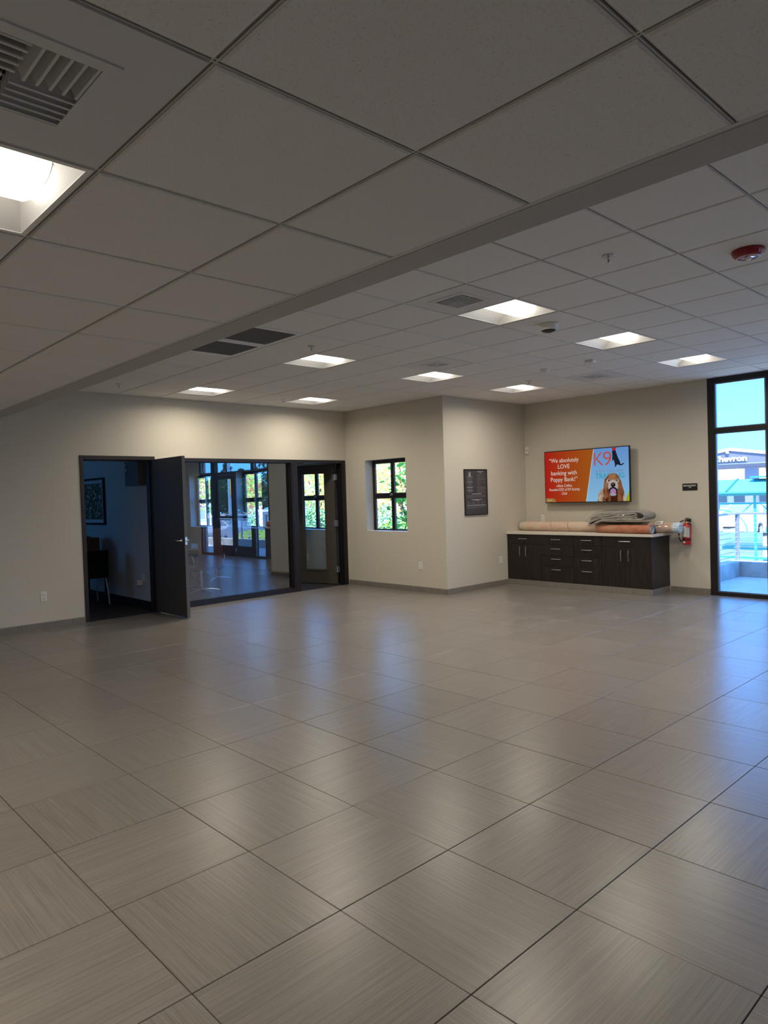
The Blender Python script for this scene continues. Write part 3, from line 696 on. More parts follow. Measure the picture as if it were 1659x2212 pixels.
t=thing('plug_adapter','boxy white adapter plugged into the dark office outlet','adapter',(4.444,9.655,.375),RW)
MB().box((-.04,-.085,-.045),(.035,-.004,.03),bev=.004).build('body','plastic',t)
MB().lathe([(0,-.087),(.008,-.087),(.008,-.084)],c=(-.005,0,.0),n=10,axis='y').build('indicator',mat('dark_red_led',(.15,.01,.02),.4),t)
# motion detector
t=thing('motion_detector','white rounded motion detector high on the wall in the corner','sensor',(X4,6.83-.0,2.215),RW)
t.location.y=6.775
MB().prism([(-.028,-.05),(-.02,-.06),(.02,-.06),(.028,-.05),(.03,.045),(.02,.06),(-.02,.06),(-.03,.045)],(0,0,0),(1,0,0),(0,0,1),(0,-.035,0)).build('housing','plastic',t)
MB().lathe([(0,-.046),(.010,-.043),(.016,-.034)],c=(0,0,-.005),n=16,axis='y').build('lens','chrome',t)
# ------------------------------------------------------------------ notice board
t=thing('notice_board','black framed notice board with white lettering on the corner wall','notice board',(8.425,Y3,1.175),0)
NW,NH=.572,.72; f=MB()
f.box((0,-.018,0),(.012,0,NH)); f.box((NW-.012,-.018,0),(NW,0,NH)); f.box((.012,-.018,0),(NW-.012,0,.012)); f.box((.012,-.018,NH-.014),(NW-.012,0,NH)); f.build('frame','black',t)
MB().box((.012,-.012,.012),(NW-.012,-.002,NH-.012)).build('panel',mat('notice_grey',(.050,.054,.060),.35),t)
MB().lathe([(0,-.003),(.005,-.003),(.005,0)],c=(.006,-.018,.365),n=10,axis='y').build('lock','chrome',t)
ink=mat('notice_ink',(.55,.57,.60),.5); inkd=mat('notice_ink_dim',(.20,.21,.22),.5); Yt=-.0125
L_=MB()
# house-shaped emblem: roof outline, wall bars, emblem lines
def bar(mb,x0,z0,x1,z1,y=Yt): mb.box((x0,y-.0006,z0),(x1,y+.0004,z1))
em=MB(); ex,ez=.135,.655
em.prism([(-.030,-.004),(0,.026),(.030,-.004),(.022,-.004),(0,.016),(-.022,-.004)],(ex,Yt,ez),(1,0,0),(0,0,1),(0,-.0006,0))
bar(em,ex-.022,ez-.022,ex-.016,ez-.004); bar(em,ex+.016,ez-.022,ex+.022,ez-.004); bar(em,ex-.012,ez-.010,ex+.012,ez-.005); bar(em,ex-.012,ez-.019,ex+.012,ez-.014); bar(em,ex-.022,ez-.034,ex+.022,ez-.024); bar(em,ex-.022,ez-.046,ex+.022,ez-.038)
em.build('emblem',ink,t)
hd=MB(); tx=MB(); rnd=random.Random(3)
def words(mb,x0,x1,z,h=.004,gap=.55,cen=False):
    x=x0
    while x<x1-.004:
        w_=min(rnd.uniform(.008,.024),x1-x); bar(mb,x,z-h/2,x+w_,z+h/2); x+=w_+.0035
def centered(mb,c,w_,z,h=.004): words(mb,c-w_/2,c+w_/2,z,h)
centered(hd,.40,.15,.683,.008); centered(hd,.40,.06,.665,.006)
for k,z in enumerate([.612,.603,.594]): centered(hd if k==1 else tx,.135,[.08,.12,.10][k],z)
for k in range(5): centered(tx,.135,[.15,.13,.11,.12,.11][k],.580-k*.011)
centered(hd,.135,.15,.520,.005)
for k in range(6): centered(tx,.135,[.12,.10,.11,.09,.07,.11][k],.506-k*.011)
centered(hd,.135,.15,.436,.007)
for k in range(3): centered(tx,.135,[.12,.11,.10][k],.420-k*.01)
centered(hd,.135,.15,.388,.005)
for k in range(3): centered(tx,.135,[.11,.08,.11][k],.374-k*.01)
z=.640
for n_ in (3,2,4,1,2,1,1,6,4):
    for k in range(n_):
        words(tx,.318,.318+(.20 if k<n_-1 else rnd.uniform(.05,.18)),z,.0035); z-=.0105
    z-=.007
centered(hd,.30,.24,.330,.008)
for k in range(5): words(tx,.05,[.52,.52,.50,.52,.24][k],.312-k*.011,.0035)
centered(hd,.30,.27,.243,.008); centered(hd,.30,.11,.232,.006)
for c_ in range(4):
    for k in range(4): words(tx,.05+c_*.122,.05+c_*.122+rnd.uniform(.07,.105),.215-k*.0125,.0035)
words(hd,.05,.53,.155,.008)
for k in range(4): words(tx,.05,[.52,.52,.50,.30][k],.139-k*.0115,.0035)
hd.build('heading_lines',ink,t); tag(tx.build('text_lines',inkd,t),kind='stuff')
# ------------------------------------------------------------------ occupancy sign
t=thing('occupancy_sign','small black plate reading MAX OCCUPANCY on the wall above the extinguisher','sign',(X4,4.105,1.512),RW)
def rrect(w_,h_,r_,n=5):
    out=[]
    for cx_,cy_,a0 in ((w_-r_,h_-r_,0),(-w_+r_,h_-r_,90),(-w_+r_,-h_+r_,180),(w_-r_,-h_+r_,270)):
        for k in range(n+1):
            a=math.radians(a0+90*k/n); out.append((cx_+r_*math.cos(a),cy_+r_*math.sin(a)))
    return out
MB().prism(rrect(.103,.05,.009),(0,0,0),(1,0,0),(0,0,1),(0,-.005,0)).build('plate','black',t)
text('MAX OCCUPANCY',.030,'lettering','white',t,(0,-.0056,.018),width=.175,bold=.0006); text('115',.024,'lettering','white',t,(0,-.0056,-.006),bold=.0005)

# ------------------------------------------------------------------ wall screen
def emis(name,c,s_=1.0,c2=None,axis='X',a=0,b=1,noise=None):
    m=bpy.data.materials.new(name); m.use_nodes=True; n=m.node_tree; n.nodes.clear()
    o=n.nodes.new('ShaderNodeOutputMaterial'); e=n.nodes.new('ShaderNodeEmission'); e.inputs['Color'].default_value=(*c,1); e.inputs['Strength'].default_value=s_*.40
    n.links.new(e.outputs[0],o.inputs[0])
    if c2:
        tc=n.nodes.new('ShaderNodeTexCoord'); r=n.nodes.new('ShaderNodeValToRGB'); r.color_ramp.elements[0].color=(*c,1); r.color_ramp.elements[1].color=(*c2,1)
        if noise:
            mp=n.nodes.new('ShaderNodeMapping'); mp.inputs['Scale'].default_value=noise[1]; nz=n.nodes.new('ShaderNodeTexNoise'); nz.inputs['Scale'].default_value=noise[0]; nz.inputs['Detail'].default_value=4
            n.links.new(tc.outputs['Object'],mp.inputs[0]); n.links.new(mp.outputs[0],nz.inputs['Vector']); n.links.new(nz.outputs['Fac'],r.inputs[0])
            r.color_ramp.elements[0].position=.4; r.color_ramp.elements[1].position=.62
        else:
            sp=n.nodes.new('ShaderNodeSeparateXYZ'); mr=n.nodes.new('ShaderNodeMapRange'); mr.inputs['From Min'].default_value=a; mr.inputs['From Max'].default_value=b
            n.links.new(tc.outputs['Object'],sp.inputs[0]); n.links.new(sp.outputs[axis],mr.inputs['Value']); n.links.new(mr.outputs[0],r.inputs[0])
        n.links.new(r.outputs[0],e.inputs['Color'])
    return m
SW,SH=1.458,.842
t=thing('wall_screen','flat wall screen showing a golden dog beside a red quotation slide','screen',(X4-.075,5.652,1.738),RW)
MB().box((-SW/2,-.045,-SH/2),(SW/2,-.012,SH/2),bev=.003).build('casing','black',t)
MB().box((-.35,-.012,-.25),(.35,.075,.2)).build('wall_bracket','black',t)
sx,sz=SW/2-.014,SH/2-.014
dep=[-.0455]
def flat(poly,m,name,step=.0002):
    dep[0]-=step; mb=MB(); mb.prism(poly,(0,dep[0],0),(1,0,0),(0,0,1),(0,-.00015,0)); return mb.build(name,m,t)
def ell(cx_,cz_,rx,rz,n=28,rot=0,wob=0,seed=0):
    r_=random.Random(seed); return [(cx_+(rx*math.cos(a)*(1+wob*r_.uniform(-1,1)))*math.cos(rot)-(rz*math.sin(a)*(1+wob*r_.uniform(-1,1)))*math.sin(rot),cz_+rx*math.cos(a)*math.sin(rot)+rz*math.sin(a)*math.cos(rot)) for a in [2*PI*k/n for k in range(n)]]
C_blue=emis('screen_sky',(.30,.62,.88),1.0,(.16,.36,.78),'Z',-.4,.4)
flat([(-sx,-sz),(sx,-sz),(sx,sz),(-sx,sz)],C_blue,'picture')
flat([(-sx,-sz),(.025-.012+.0,-sz),(.155,sz),(-sx,sz)],emis('screen_white',(.75,.82,.85)),'divider')
flat([(-sx,-sz),(.005,-sz),(.147,sz),(-sx,sz)],emis('screen_red',(.50,.010,.010),1.0,(.42,.115,.012),'X',-.75,.12),'slide_panel')
flat([(-sx,-sz),(-sx+.19,-sz),(-sx+.185,-sz+.035),(-sx+.15,-sz+.06),(-sx+.11,-sz+.065),(-sx,-sz+.065)],emis('screen_tan',(.42,.20,.045)),'slide_badge')
flat([(sx-.065,-sz),(sx,-sz),(sx,-sz+.17)],emis('screen_yellow',(.45,.45,.01)),'slide_corner')
# logo
lr=emis('screen_logo_red',(.62,.10,.07)); TE=dep[0]-.0012
text('K',.30,'logo_lettering',lr,t,(.225,TE,.235),depth=.0001,width=.155,bold=-.002); text('9',.31,'logo_lettering',lr,t,(.375,TE,.235),depth=.0001,width=.14,bold=-.002)
text('ACTIVITY CLUB & LODGE',.05,'logo_lettering',emis('screen_logo_grey',(.20,.30,.50)),t,(.40,TE,.055),depth=.0001,width=.44)
text('TRAINING',.11,'logo_lettering',emis('screen_logo_teal',(.06,.42,.58)),t,(.41,TE,-.02),depth=.0001,width=.47,bold=.002)
dep[0]=TE-.0006
dk=emis('screen_dark',(.012,.018,.035))
flat([(x_-.045,z_) for x_,z_ in [(.50,.36),(.555,.37),(.575,.30),(.60,.235),(.625,.185),(.63,.15),(.66,.155),(.69,.17),(.685,.15),(.64,.128),(.60,.14),(.575,.148),(.56,.12),(.53,.108),(.545,.135),(.535,.19),(.52,.23),(.51,.20),(.50,.215),(.505,.29)]],dk,'dog_silhouette')
flat([(.46,.355),(.503,.362),(.53,.405),(.455,.405)],emis('screen_cap',(.55,.03,.03)),'dog_silhouette_collar')
# golden dog
fur=emis('screen_fur',(.13,.035,.014),1,(.42,.19,.085),noise=(14,(1,1,.35))); furd=emis('screen_fur_dark',(.065,.016,.008),1,(.32,.12,.05),noise=(16,(1,1,.25))); furl=emis('screen_fur_light',(.36,.20,.11),1,(.62,.50,.38),noise=(18,(1,1,.5)))
flat([(.20,-sz),(.215,-.30),(.26,-.23),(.33,-.19),(.45,-.16),(.57,-.17),(.62,-.24),(.645,-.31),(.66,-sz)],furl,'dog_body')
flat([(.28,-sz),(.32,-.27),(.38,-.20),(.56,-.20),(.61,-.30),(.62,-sz)],furd,'dog_chest')
flat([(.33,-.05),(.31,-.14),(.30,-.24),(.30,-.33),(.34,-.37),(.385,-.33),(.40,-.22),(.40,-.08)],fur,'dog_ear')
flat([(.56,-.06),(.585,-.09),(.61,-.18),(.635,-.27),(.615,-.35),(.575,-.36),(.55,-.28),(.535,-.15)],furd,'dog_ear')
flat(ell(.458,-.105,.118,.125,wob=.02,seed=2),fur,'dog_head')
flat(ell(.385,-.10,.03,.035,14),furl,'dog_brow'); flat(ell(.525,-.10,.03,.035,14),furl,'dog_brow')
flat(ell(.46,-.175,.082,.095,20,wob=.02),emis('screen_muzzle',(.55,.46,.42)),'dog_muzzle')
flat(ell(.46,-.245,.070,.055,20),dk,'dog_mouth'); flat(ell(.46,-.262,.048,.05,18),emis('screen_tongue',(.48,.25,.50)),'dog_tongue'); flat(ell(.46,-.305,.052,.022,16),emis('screen_chin',(.42,.42,.50)),'dog_chin')
flat(ell(.462,-.158,.038,.036,18),emis('screen_nose',(.02,.016,.02)),'dog_nose'); flat(ell(.458,-.146,.014,.006,12),emis('screen_shine',(.3,.28,.32)),'dog_nose_highlight')
for ex_ in (.395,.522): flat(ell(ex_,-.088,.017,.013,14),dk,'dog_eye'); flat(ell(ex_-.003,-.083,.004,.003,8),emis('screen_shine2',(.4,.35,.35)),'dog_eye_highlight')
wt=emis('screen_text',(.86,.80,.72)); TE=-.0475
for s_,z,h_,w_ in (('\u201cWe absolutely',.272,.098,.53),('LOVE',.172,.098,.21),('banking with',.068,.098,.46),('Poppy Bank!\u201d',-.036,.098,.48)):
    text(s_,h_,'lettering',wt,t,(-.375,TE,z-.01),depth=.0001,width=w_)
for s_,z,h_,w_ in (('-Alicia Collins,',-.145,.062,.29),('Founder/CEO of K9 Activity',-.207,.062,.555),('Club',-.27,.062,.095)):
    text(s_,h_,'lettering',wt,t,(-.375,TE,z),depth=.0001,width=w_,shear=.25)
text('HOME',.024,'lettering',wt,t,(-.62,TE,-.378),depth=.0001,width=.05)
mb=MB(); mb.tube([(-.665+.012*math.cos(2*PI*k/14),TE,-.378+.012*math.sin(2*PI*k/14)) for k in range(14)],.002,5,closed=True); mb.build('badge_ring',wt,t)

# ------------------------------------------------------------------ cabinets
CF=9.51; CR=4.41; KZ=.09; CZ=.828
kick=thing('cabinet_plinth','tiled plinth under the dark cabinets','plinth',(CF,CR,0))
MB().box((.012,.012,0),(X4-CF,Y3-CR-.001,KZ)).build('core','grout',kick)
y=0
while y<Y3-CR-.01:
    e=min(y+.6096,Y3-CR-.001); MB().box((0,y+.001,0),(.011,e-.001,KZ),bev=.001).build('base_tile','base',kick); y=e
MB().box((.012,0,0),(X4-CF-.012,.011,KZ),bev=.001).build('base_tile','base',kick)
def pull(parent,x,z,L_,vert=False):
    m=MB(); pts=[]
    for k in range(9):
        a=-1+2*k/8; off=-.030-.006*(1-a*a)
        pts.append((x,off,z+a*L_/2) if vert else (x+a*L_/2,off,z))
    m.tube(pts,.0055,8)
    for s_ in (-1,1):
        q=.62*s_*L_/2
        m.tube([(x,0,z+q),(x,-.032,z+q)] if vert else [(x+q,0,z),(x+q,-.032,z)],.004,8)
    return m.build('handle','steel',parent)
def cabinet(y1,y0,style,label,endpanel=False):
    """front faces -x; local x runs to the right (towards -y)"""
    W=y1-y0; t=thing('cabinet',label,'cabinet',(CF,y1,KZ),RW,'dark wood base cabinets under the screen')
    H_=CZ-KZ; D=X4-CF-.002; g=.0018
    MB().box((0.0005,.02,0),(W-.0005,D,H_)).build('carcass','wood',t)
    if endpanel: MB().box((W-.0005,.0,0),(W+.018,D,H_),bev=.001).build('end_panel','wood',t)
    if style=='doors':
        d=MB().box((g,0,H_-.155),(W-g,.019,H_-.004),bev=.0015).build('drawer','wood',t); pull(d,W/2,H_-.07,.16 if not endpanel else .17)
        for s_,a,b in ((-1,g,W/2-g/2),(1,W/2+g/2,W-g)):
            d=MB().box((a,0,.002),(b,.019,H_-.158),bev=.0015).build('door','wood',t); pull(d,W/2+s_*.056,H_-.275,.155,True)
    else:
        hs=[.155,.170,.165,.240]; z=H_-.004; zz=[.07,.215,.375,.54]
        for k,h_ in enumerate(hs):
            d=MB().box((g,0,z-h_+.003),(W-g,.019,z),bev=.0015).build('drawer','wood',t); pull(d,W/2,H_-zz[k],.165); z-=h_
    return t
cabinet(6.835,6.20,'doors','dark wood cabinet with one drawer and two doors, next to the corner wall')
cabinet(6.20,5.625,'drawers','dark wood four-drawer cabinet, left one of the two')
cabinet(5.625,5.16,'drawers','dark wood four-drawer cabinet, right one of the two')
cabinet(5.16,4.43,'doors','dark wood cabinet at the right end with a drawer and two doors',True)
ct=MB().box((CF-.025,CR-.03,CZ),(X4-.001,Y3-.001,CZ+.037),bev=.003).build('countertop','counter'); tag(ct,'pale stone worktop lying on the row of dark cabinets','worktop')
ZCT=CZ+.037
# ------------------------------------------------------------------ rugs on the worktop
def rugmat(name,c1,c2,c3):
    m=mat(name,c1,.95,spec=.1); b=m.node_tree.nodes['Principled BSDF']; tc=N(m,'ShaderNodeTexCoord'); mp=N(m,'ShaderNodeMapping'); mp.inputs['Scale'].default_value=(1,.35,1)
    n1=N(m,'ShaderNodeTexNoise'); n1.inputs['Scale'].default_value=34; n1.inputs['Detail'].default_value=6; n1.inputs['Roughness'].default_value=.75
    n2=N(m,'ShaderNodeTexNoise'); n2.inputs['Scale'].default_value=5; L(m,tc.outputs['Object'],mp.inputs[0]); L(m,mp.outputs[0],n1.inputs['Vector']); L(m,tc.outputs['Object'],n2.inputs['Vector'])
    r=N(m,'ShaderNodeValToRGB'); r.color_ramp.elements[0].position=.33; r.color_ramp.elements[0].color=(*c1,1); r.color_ramp.elements[1].position=.68; r.color_ramp.elements[1].color=(*c2,1); e=r.color_ramp.elements.new(.5); e.color=(*[(a+b_)/2 for a,b_ in zip(c1,c2)],1)
    mx=N(m,'ShaderNodeMix'); mx.data_type='RGBA'; r3=N(m,'ShaderNodeMapRange'); r3.inputs['From Min'].default_value=.45; r3.inputs['From Max'].default_value=.6; r3.inputs['To Max'].default_value=.65
    L(m,n1.outputs['Fac'],r.inputs[0]); L(m,n2.outputs['Fac'],r3.inputs['Value']); L(m,r3.outputs[0],mx.inputs['Factor']); L(m,r.outputs[0],mx.inputs['A']); mx.inputs['B'].default_value=(*c3,1); L(m,mx.outputs['Result'],b.inputs['Base Color'])
    bp=N(m,'ShaderNodeBump'); bp.inputs['Strength'].default_value=.6; bp.inputs['Distance'].default_value=.004; L(m,n1.outputs['Fac'],bp.inputs['Height']); L(m,bp.outputs[0],b.inputs['Normal'])
    return m
# long wrapped roll
t=thing('rolled_rug','long pink beige rolled rug wrapped in plastic along the worktop','rug',(9.86,5.45,ZCT+.001))
R=.077; y0,y1=-1.285,1.34
prof=[]; n=34
def rr(k): 
    a=k/n; e_=min(a*n/1.6,1) if a<.5 else min((1-a)*n/1.6,1)
    return R*(.80+.2*math.sqrt(max(0,e_)))*(1+.012*math.sin(k*1.3)+.01*math.sin(k*2.9))
pts=[(0,y0+(y1-y0)*k/n,R) for k in range(n+1)]
mb=MB(); mb.tube(pts,[rr(k) for k in range(n+1)],24); 
mb.v=[(v[0]+.003*math.sin(v[1]*23+v[2]*40),v[1],max(v[2],.001)) for v in mb.v]
mb.build('roll',rugmat('rug_pink',(.62,.40,.31),(.70,.55,.45),(.62,.56,.45)),t)
for yy in (.72,.42): 
    MB().tube([((R+.0035)*math.cos(2*PI*k/28),yy+.03*math.sin(2*PI*k/28),R+.001+(R+.0015)*math.sin(2*PI*k/28)*.955) for k in range(28)],.0028,6,closed=True).build('binding_cord',mat('cord_red',(.35,.13,.10),.7),t)
# gathered plastic end cap (right end)
cap=MB(); n=30; vs=[(0,y0-.03,R)]
for ring,(rad,dy) in enumerate(((.25,.005),(.6,-.012),(.95,0),(1.04,.02),(1.02,.09))):
    for k in range(n):
        a=2*PI*k/n; q=1+(.05 if k%2 else -.04)*(1 if ring in(1,2) else .4); rad2=R*1.02*rad*q; vs.append((rad2*math.cos(a),y0-.012+dy+(.006 if k%2 else -.004)*(ring in (1,2)),R+rad2*math.sin(a)*.97))
fs=[(0,1+k,1+(k+1)%n) for k in range(n)]
for ring in range(4):
    for k in range(n): fs.append((1+ring*n+k,1+ring*n+(k+1)%n,1+(ring+1)*n+(k+1)%n,1+(ring+1)*n+k))
vs=[(v[0],v[1],max(v[2],.0008)) for v in vs]; cap.add(vs,fs); cap.build('plastic_end',mat('plastic_end_film',(.55,.68,.80),.22,spec=.7),t)
sl=MB(); sl.tube([(0,y0+.04+.03*k,R+.0) for k in range(12)],[R*(1.03+.012*((k*7)%3-1)) for k in range(12)],26,cap=False)
sl.v=[(v[0],v[1],max(v[2],.0006)) for v in sl.v]; sl.build('plastic_sleeve','plasticwrap',t)
lb=MB(); lb.prism([(-.055,-.032),(.05,-.042),(.055,.03),(-.05,.04)],(-.052,y0+.27,R+.068),(0,-1,.0),(-.72,0,-.66),(-.0005,0,.0006)); lb.build('label',mat('paper_label',(.75,.74,.66),.6),t)
lb=MB()
for k in range(6): lb.prism([(-.04+k*.012,-.02),(-.035+k*.012,-.02),(-.033+k*.012,.02),(-.038+k*.012,.02)],(-.0526,y0+.27,R+.0686),(0,-1,0),(-.72,0,-.66),(-.0004,0,.0004))
lb.build('label_print','slotdark',t)
# red roll in front with its spiral end
t=thing('rolled_rug','shorter rust red rolled rug with a grey spiral end, in front','rug',(9.640,4.86,ZCT+.001),math.radians(-8))
R2=.062; y0,y1=-.43,.44
mb=MB(); mb.tube([(0,y0+(y1-y0)*k/16,R2) for k in range(17)],[R2*(1+.012*math.sin(k*1.7)) for k in range(17)],26,cap=False); mb.v=[(v[0],v[1],max(v[2],.001)) for v in mb.v]
mb.build('roll',rugmat('rug_rust',(.36,.12,.075),(.56,.25,.16),(.50,.30,.20)),t)
sp_=MB(); turns=4.2; n=96; inn=[];out=[]; 
for k in range(n+1):
    a=2*PI*turns*k/n+PI*.2; r_=R2*(.30+.69*k/n); inn.append((r_*math.cos(a),R2+r_*math.sin(a)*.97)); r_-=.0045; out.append((r_*math.cos(a),R2+r_*math.sin(a)*.97))
vs=[];fs=[]
for k in range(n+1):
    vs+=[(inn[k][0],y0-.004,inn[k][1]),(out[k][0],y0-.004,out[k][1]),(inn[k][0],y0+.10,inn[k][1]),(out[k][0],y0+.10,out[k][1])]
for k in range(n):
    a,b=4*k,4*k+4; fs+=[(a,b,b+1,a+1),(a,a+2,b+2,b),(a+1,b+1,b+3,a+3)]
sp_.add(vs,fs); sp_.build('backing_spiral',mat('rug_backing',(.50,.54,.60),.8),t)
MB().lathe([(0,0),(R2*.97,0)],c=(0,y0+.05,R2),n=24,axis='y').build('roll_core','slotdark',t)
fp=MB(); fp.prism([(.03,R2*1.93),(.075,.10),(.115,.004),(.10,.0),(.055,.085),(.02,R2*1.86)],(0,y0-.002,0),(1,0,0),(0,0,1),(0,.35,0)); fp.build('loose_flap',mat('rug_flap_dark',(.05,.05,.055),.8),t)
# folded grey rug in clear bag, lying across
t=thing('folded_rug','folded grey rug in a clear plastic bag lying on top of the rolls','rug',(9.74,4.985,ZCT+.146),0)
gr=rugmat('rug_grey',(.22,.21,.19),(.52,.50,.46),(.38,.36,.33))
droop=lambda x,y: -.060*min(1,max(0,(y-.24)/.18))*min(1,max(0,(.03-x)/.13))
# serpentine cross-section in the local y-z plane, tilted
def layerline(y0,z0,y1,z1,n=12,sag=.004,ph=0): return [(y0+(y1-y0)*k/n,z0+(z1-z0)*k/n+sag*math.sin(ph+k*.9)) for k in range(n+1)]
cen=[]; cen+=layerline(-.34,.085,.40,.022,ph=0)      # bottom layer (right end higher)
def turn(cy_,cz_,r_,s_): return [(cy_+s_*r_*math.sin(a),cz_-r_*math.cos(a)) for a in [PI*k/8 for k in range(1,8)]]
cen+=turn(.40,.045,.023,1); cen+=layerline(.40,.068,-.30,.112,ph=1); cen+=turn(-.30,.128,.016,-1)
cen+=layerline(-.30,.144,.37,.098,ph=2); cen+=turn(.37,.112,.014,1); cen+=layerline(.37,.126,-.33,.166,ph=3)
cen+= [(-.38,.158),(-.43,.135),(-.445,.105),(-.43,.075),(-.39,.060),(-.34,.058),(-.10,.052)]
cen=[(-.0+p[0],p[1]) for p in cen]
xs=[-.15,-.145,-.05,.08,.19,.195]; th=.0125; vs=[];fs=[]; npt=len(cen)
for xi,x in enumerate(xs):
    tk_=th*(.75 if xi in (0,len(xs)-1) else 1)
    for k,(yy,zz) in enumerate(cen):
        a=cen[max(0,k-1)]; b=cen[min(npt-1,k+1)]; d=Vector((b[0]-a[0],b[1]-a[1])).normalized(); nx_,nz_=-d.y,d.x
        jx=.004*math.sin(k*1.1+xi)
        zz=zz+droop(x,yy); vs.append((x+jx,yy+nx_*tk_,zz+nz_*tk_)); vs.append((x+jx,yy-nx_*tk_,zz-nz_*tk_))
for xi in range(len(xs)-1):
    for k in range(npt-1):
        a=(xi*npt+k)*2; b=((xi+1)*npt+k)*2
        fs+=[(a,a+2,b+2,b),(a+1,b+1,b+3,a+3)]
for xi in (0,len(xs)-1):
    for k in range(npt-1):
        a=(xi*npt+k)*2; fs.append((a,a+1,a+3,a+2))
mb=MB(); mb.add(vs,fs,0,True); fr=mb.build('rug',gr,t)
# crinkled bag
import mathutils.noise as mn
bag=MB(); nu,nv=44,20; vs=[]
for i in range(nu+1):
    u=i/nu; yy=-.50+.97*u+0.02
    for j in range(nv):
        a=2*PI*j/nv; ce=.112-.03*(u-.5); rz=.074*(1-abs(2*u-1)**6)+.006; rx=.19
        p=Vector((.02+rx*math.copysign(abs(math.cos(a))**.6,math.cos(a)),yy,ce+rz*math.copysign(abs(math.sin(a))**.7,math.sin(a))))
        q=mn.noise(p*22)*.011+mn.noise(p*55)*.005; vs.append((p.x-abs(q)*math.cos(a),p.y,p.z+q+droop(p.x,p.y)))
fs=[(i*nv+j,i*nv+(j+1)%nv,(i+1)*nv+(j+1)%nv,(i+1)*nv+j) for i in range(nu) for j in range(nv)]
bag.add(vs,fs,0,False); bag.build('plastic_bag','plasticwrap',t)
lb=MB(); lb.prism([(-.09,-.012),(.09,-.012),(.09,.012),(-.09,.012)],(-.03,-.02,.182),(0,1,-.03),(1,0,0),(0,0,.001)); lb.build('label',mat('paper_label2',(.72,.72,.70),.6),t)
lb=MB()
for k in range(5): lb.prism([(-.075+k*.03,-.006),(-.06+k*.03,-.006),(-.06+k*.03,.006),(-.075+k*.03,.006)],(-.03,-.02,.1832),(0,1,-.03),(1,0,0),(0,0,.0006))
lb.build('label_print','slotdark',t)

# ------------------------------------------------------------------ fire extinguisher
t=thing('fire_extinguisher','red fire extinguisher with white labels hanging beside the cabinets','fire extinguisher',(X4-.085,4.128,.70),RW)
rd=mat('extinguisher_red',(.48,.012,.020),.25,coat=.3)
MB().lathe([(0,0),(.045,0),(.052,.004),(.054,.012),(.054,.245),(.050,.27),(.036,.292),(.020,.30),(.017,.302)],n=32).build('cylinder',rd,t)
MB().lathe([(.017,.298),(.017,.315),(.013,.318),(.013,.335),(0,.335)],n=18).build('valve',mat('brass',(.55,.38,.10),.3,metal=1),t)
h=MB(); h.prism([(-.03,.335),(.02,.325),(.085,.300),(.083,.292),(.015,.315),(-.03,.325)],(0,-.008,0),(1,0,0),(0,0,1),(0,.018,0)); h.prism([(-.045,.352),(.0,.368),(.07,.372),(.072,.366),(.0,.358),(-.04,.342)],(0,-.008,0),(1,0,0),(0,0,1),(0,.018,0)); h.build('handle','steel',t)
g_=MB(); g_.lathe([(0,-.026),(.014,-.026),(.015,-.022),(.015,-.014)],c=(-.024,0,.325),n=18,axis='y'); g_.build('gauge',rd,t)
MB().lathe([(0,-.0275),(.009,-.027)],c=(-.024,0,.325),n=14,axis='y').build('gauge_face','white',t)
hz=MB(); hz.tube([(-.02,-.005,.332),(-.05,-.01,.338),(-.085,-.01,.318),(-.105,-.01,.275),(-.108,-.01,.18),(-.100,-.012,.10),(-.080,-.022,.055)],[.008]*5+[.009,.009],12); hz.build('hose','black',t)
MB().tube([(-.080,-.022,.055),(-.062,-.028,.048)],[.012,.010],10).build('nozzle','black',t)
MB().tube([(-.103,-.011,.125),(-.099,-.013,.105)],.0105,12).build('hose_band','steel',t)
st=MB(); st.lathe([(.0545,.062),(.0575,.062),(.0575,.082),(.0545,.082)],n=32); st.build('strap','black',t)
def curved(name,a0,a1,z0,z1,m,r_=.0548):
    mb=MB(); n=8; vs=[]
    for k in range(n+1):
        a=math.radians(a0+(a1-a0)*k/n); vs+=[(r_*math.sin(a),-r_*math.cos(a),z0),(r_*math.sin(a),-r_*math.cos(a),z1)]
    mb.add(vs,[(2*k,2*k+2,2*k+3,2*k+1) for k in range(n)],0,True); return mb.build(name,m,t)
paper=mat('tag_paper',(.78,.75,.68),.5)
curved('label',-62,62,.105,.245,mat('ext_label',(.62,.58,.46),.4)); curved('label',-60,12,.115,.262,paper,.0562); curved('label',22,60,.112,.24,mat('ext_label2',(.55,.56,.58),.4),.0556)
lp=MB()
for z,a,b in ((.235,-40,-10),(.222,-45,-5),(.205,-40,-12),(.190,-46,0),(.175,-42,-4),(.160,-44,-2),(.148,-40,-6)):
    r_=.0567; vs=[]
    for k in range(5):
        q=math.radians(a+(b-a)*k/4); vs+=[(r_*math.sin(q),-r_*math.cos(q),z),(r_*math.sin(q),-r_*math.cos(q),z+.0035)]
    lp.add(vs,[(2*k,2*k+2,2*k+3,2*k+1) for k in range(4)])
lp.build('label_print','slotdark',t)
for a in (-42,-16,12): curved('pictogram',a-7,a+7,.094,.110,'black',.0570)
curved('label',-38,0,.022,.05,'white',.0552)
MB().box((-.03,.055,.22),(.03,.0845,.36),bev=.003).build('wall_bracket','black',t)
MB().box((-.018,.0,.318),(.022,.06,.375),bev=.003).build('hook','black',t)
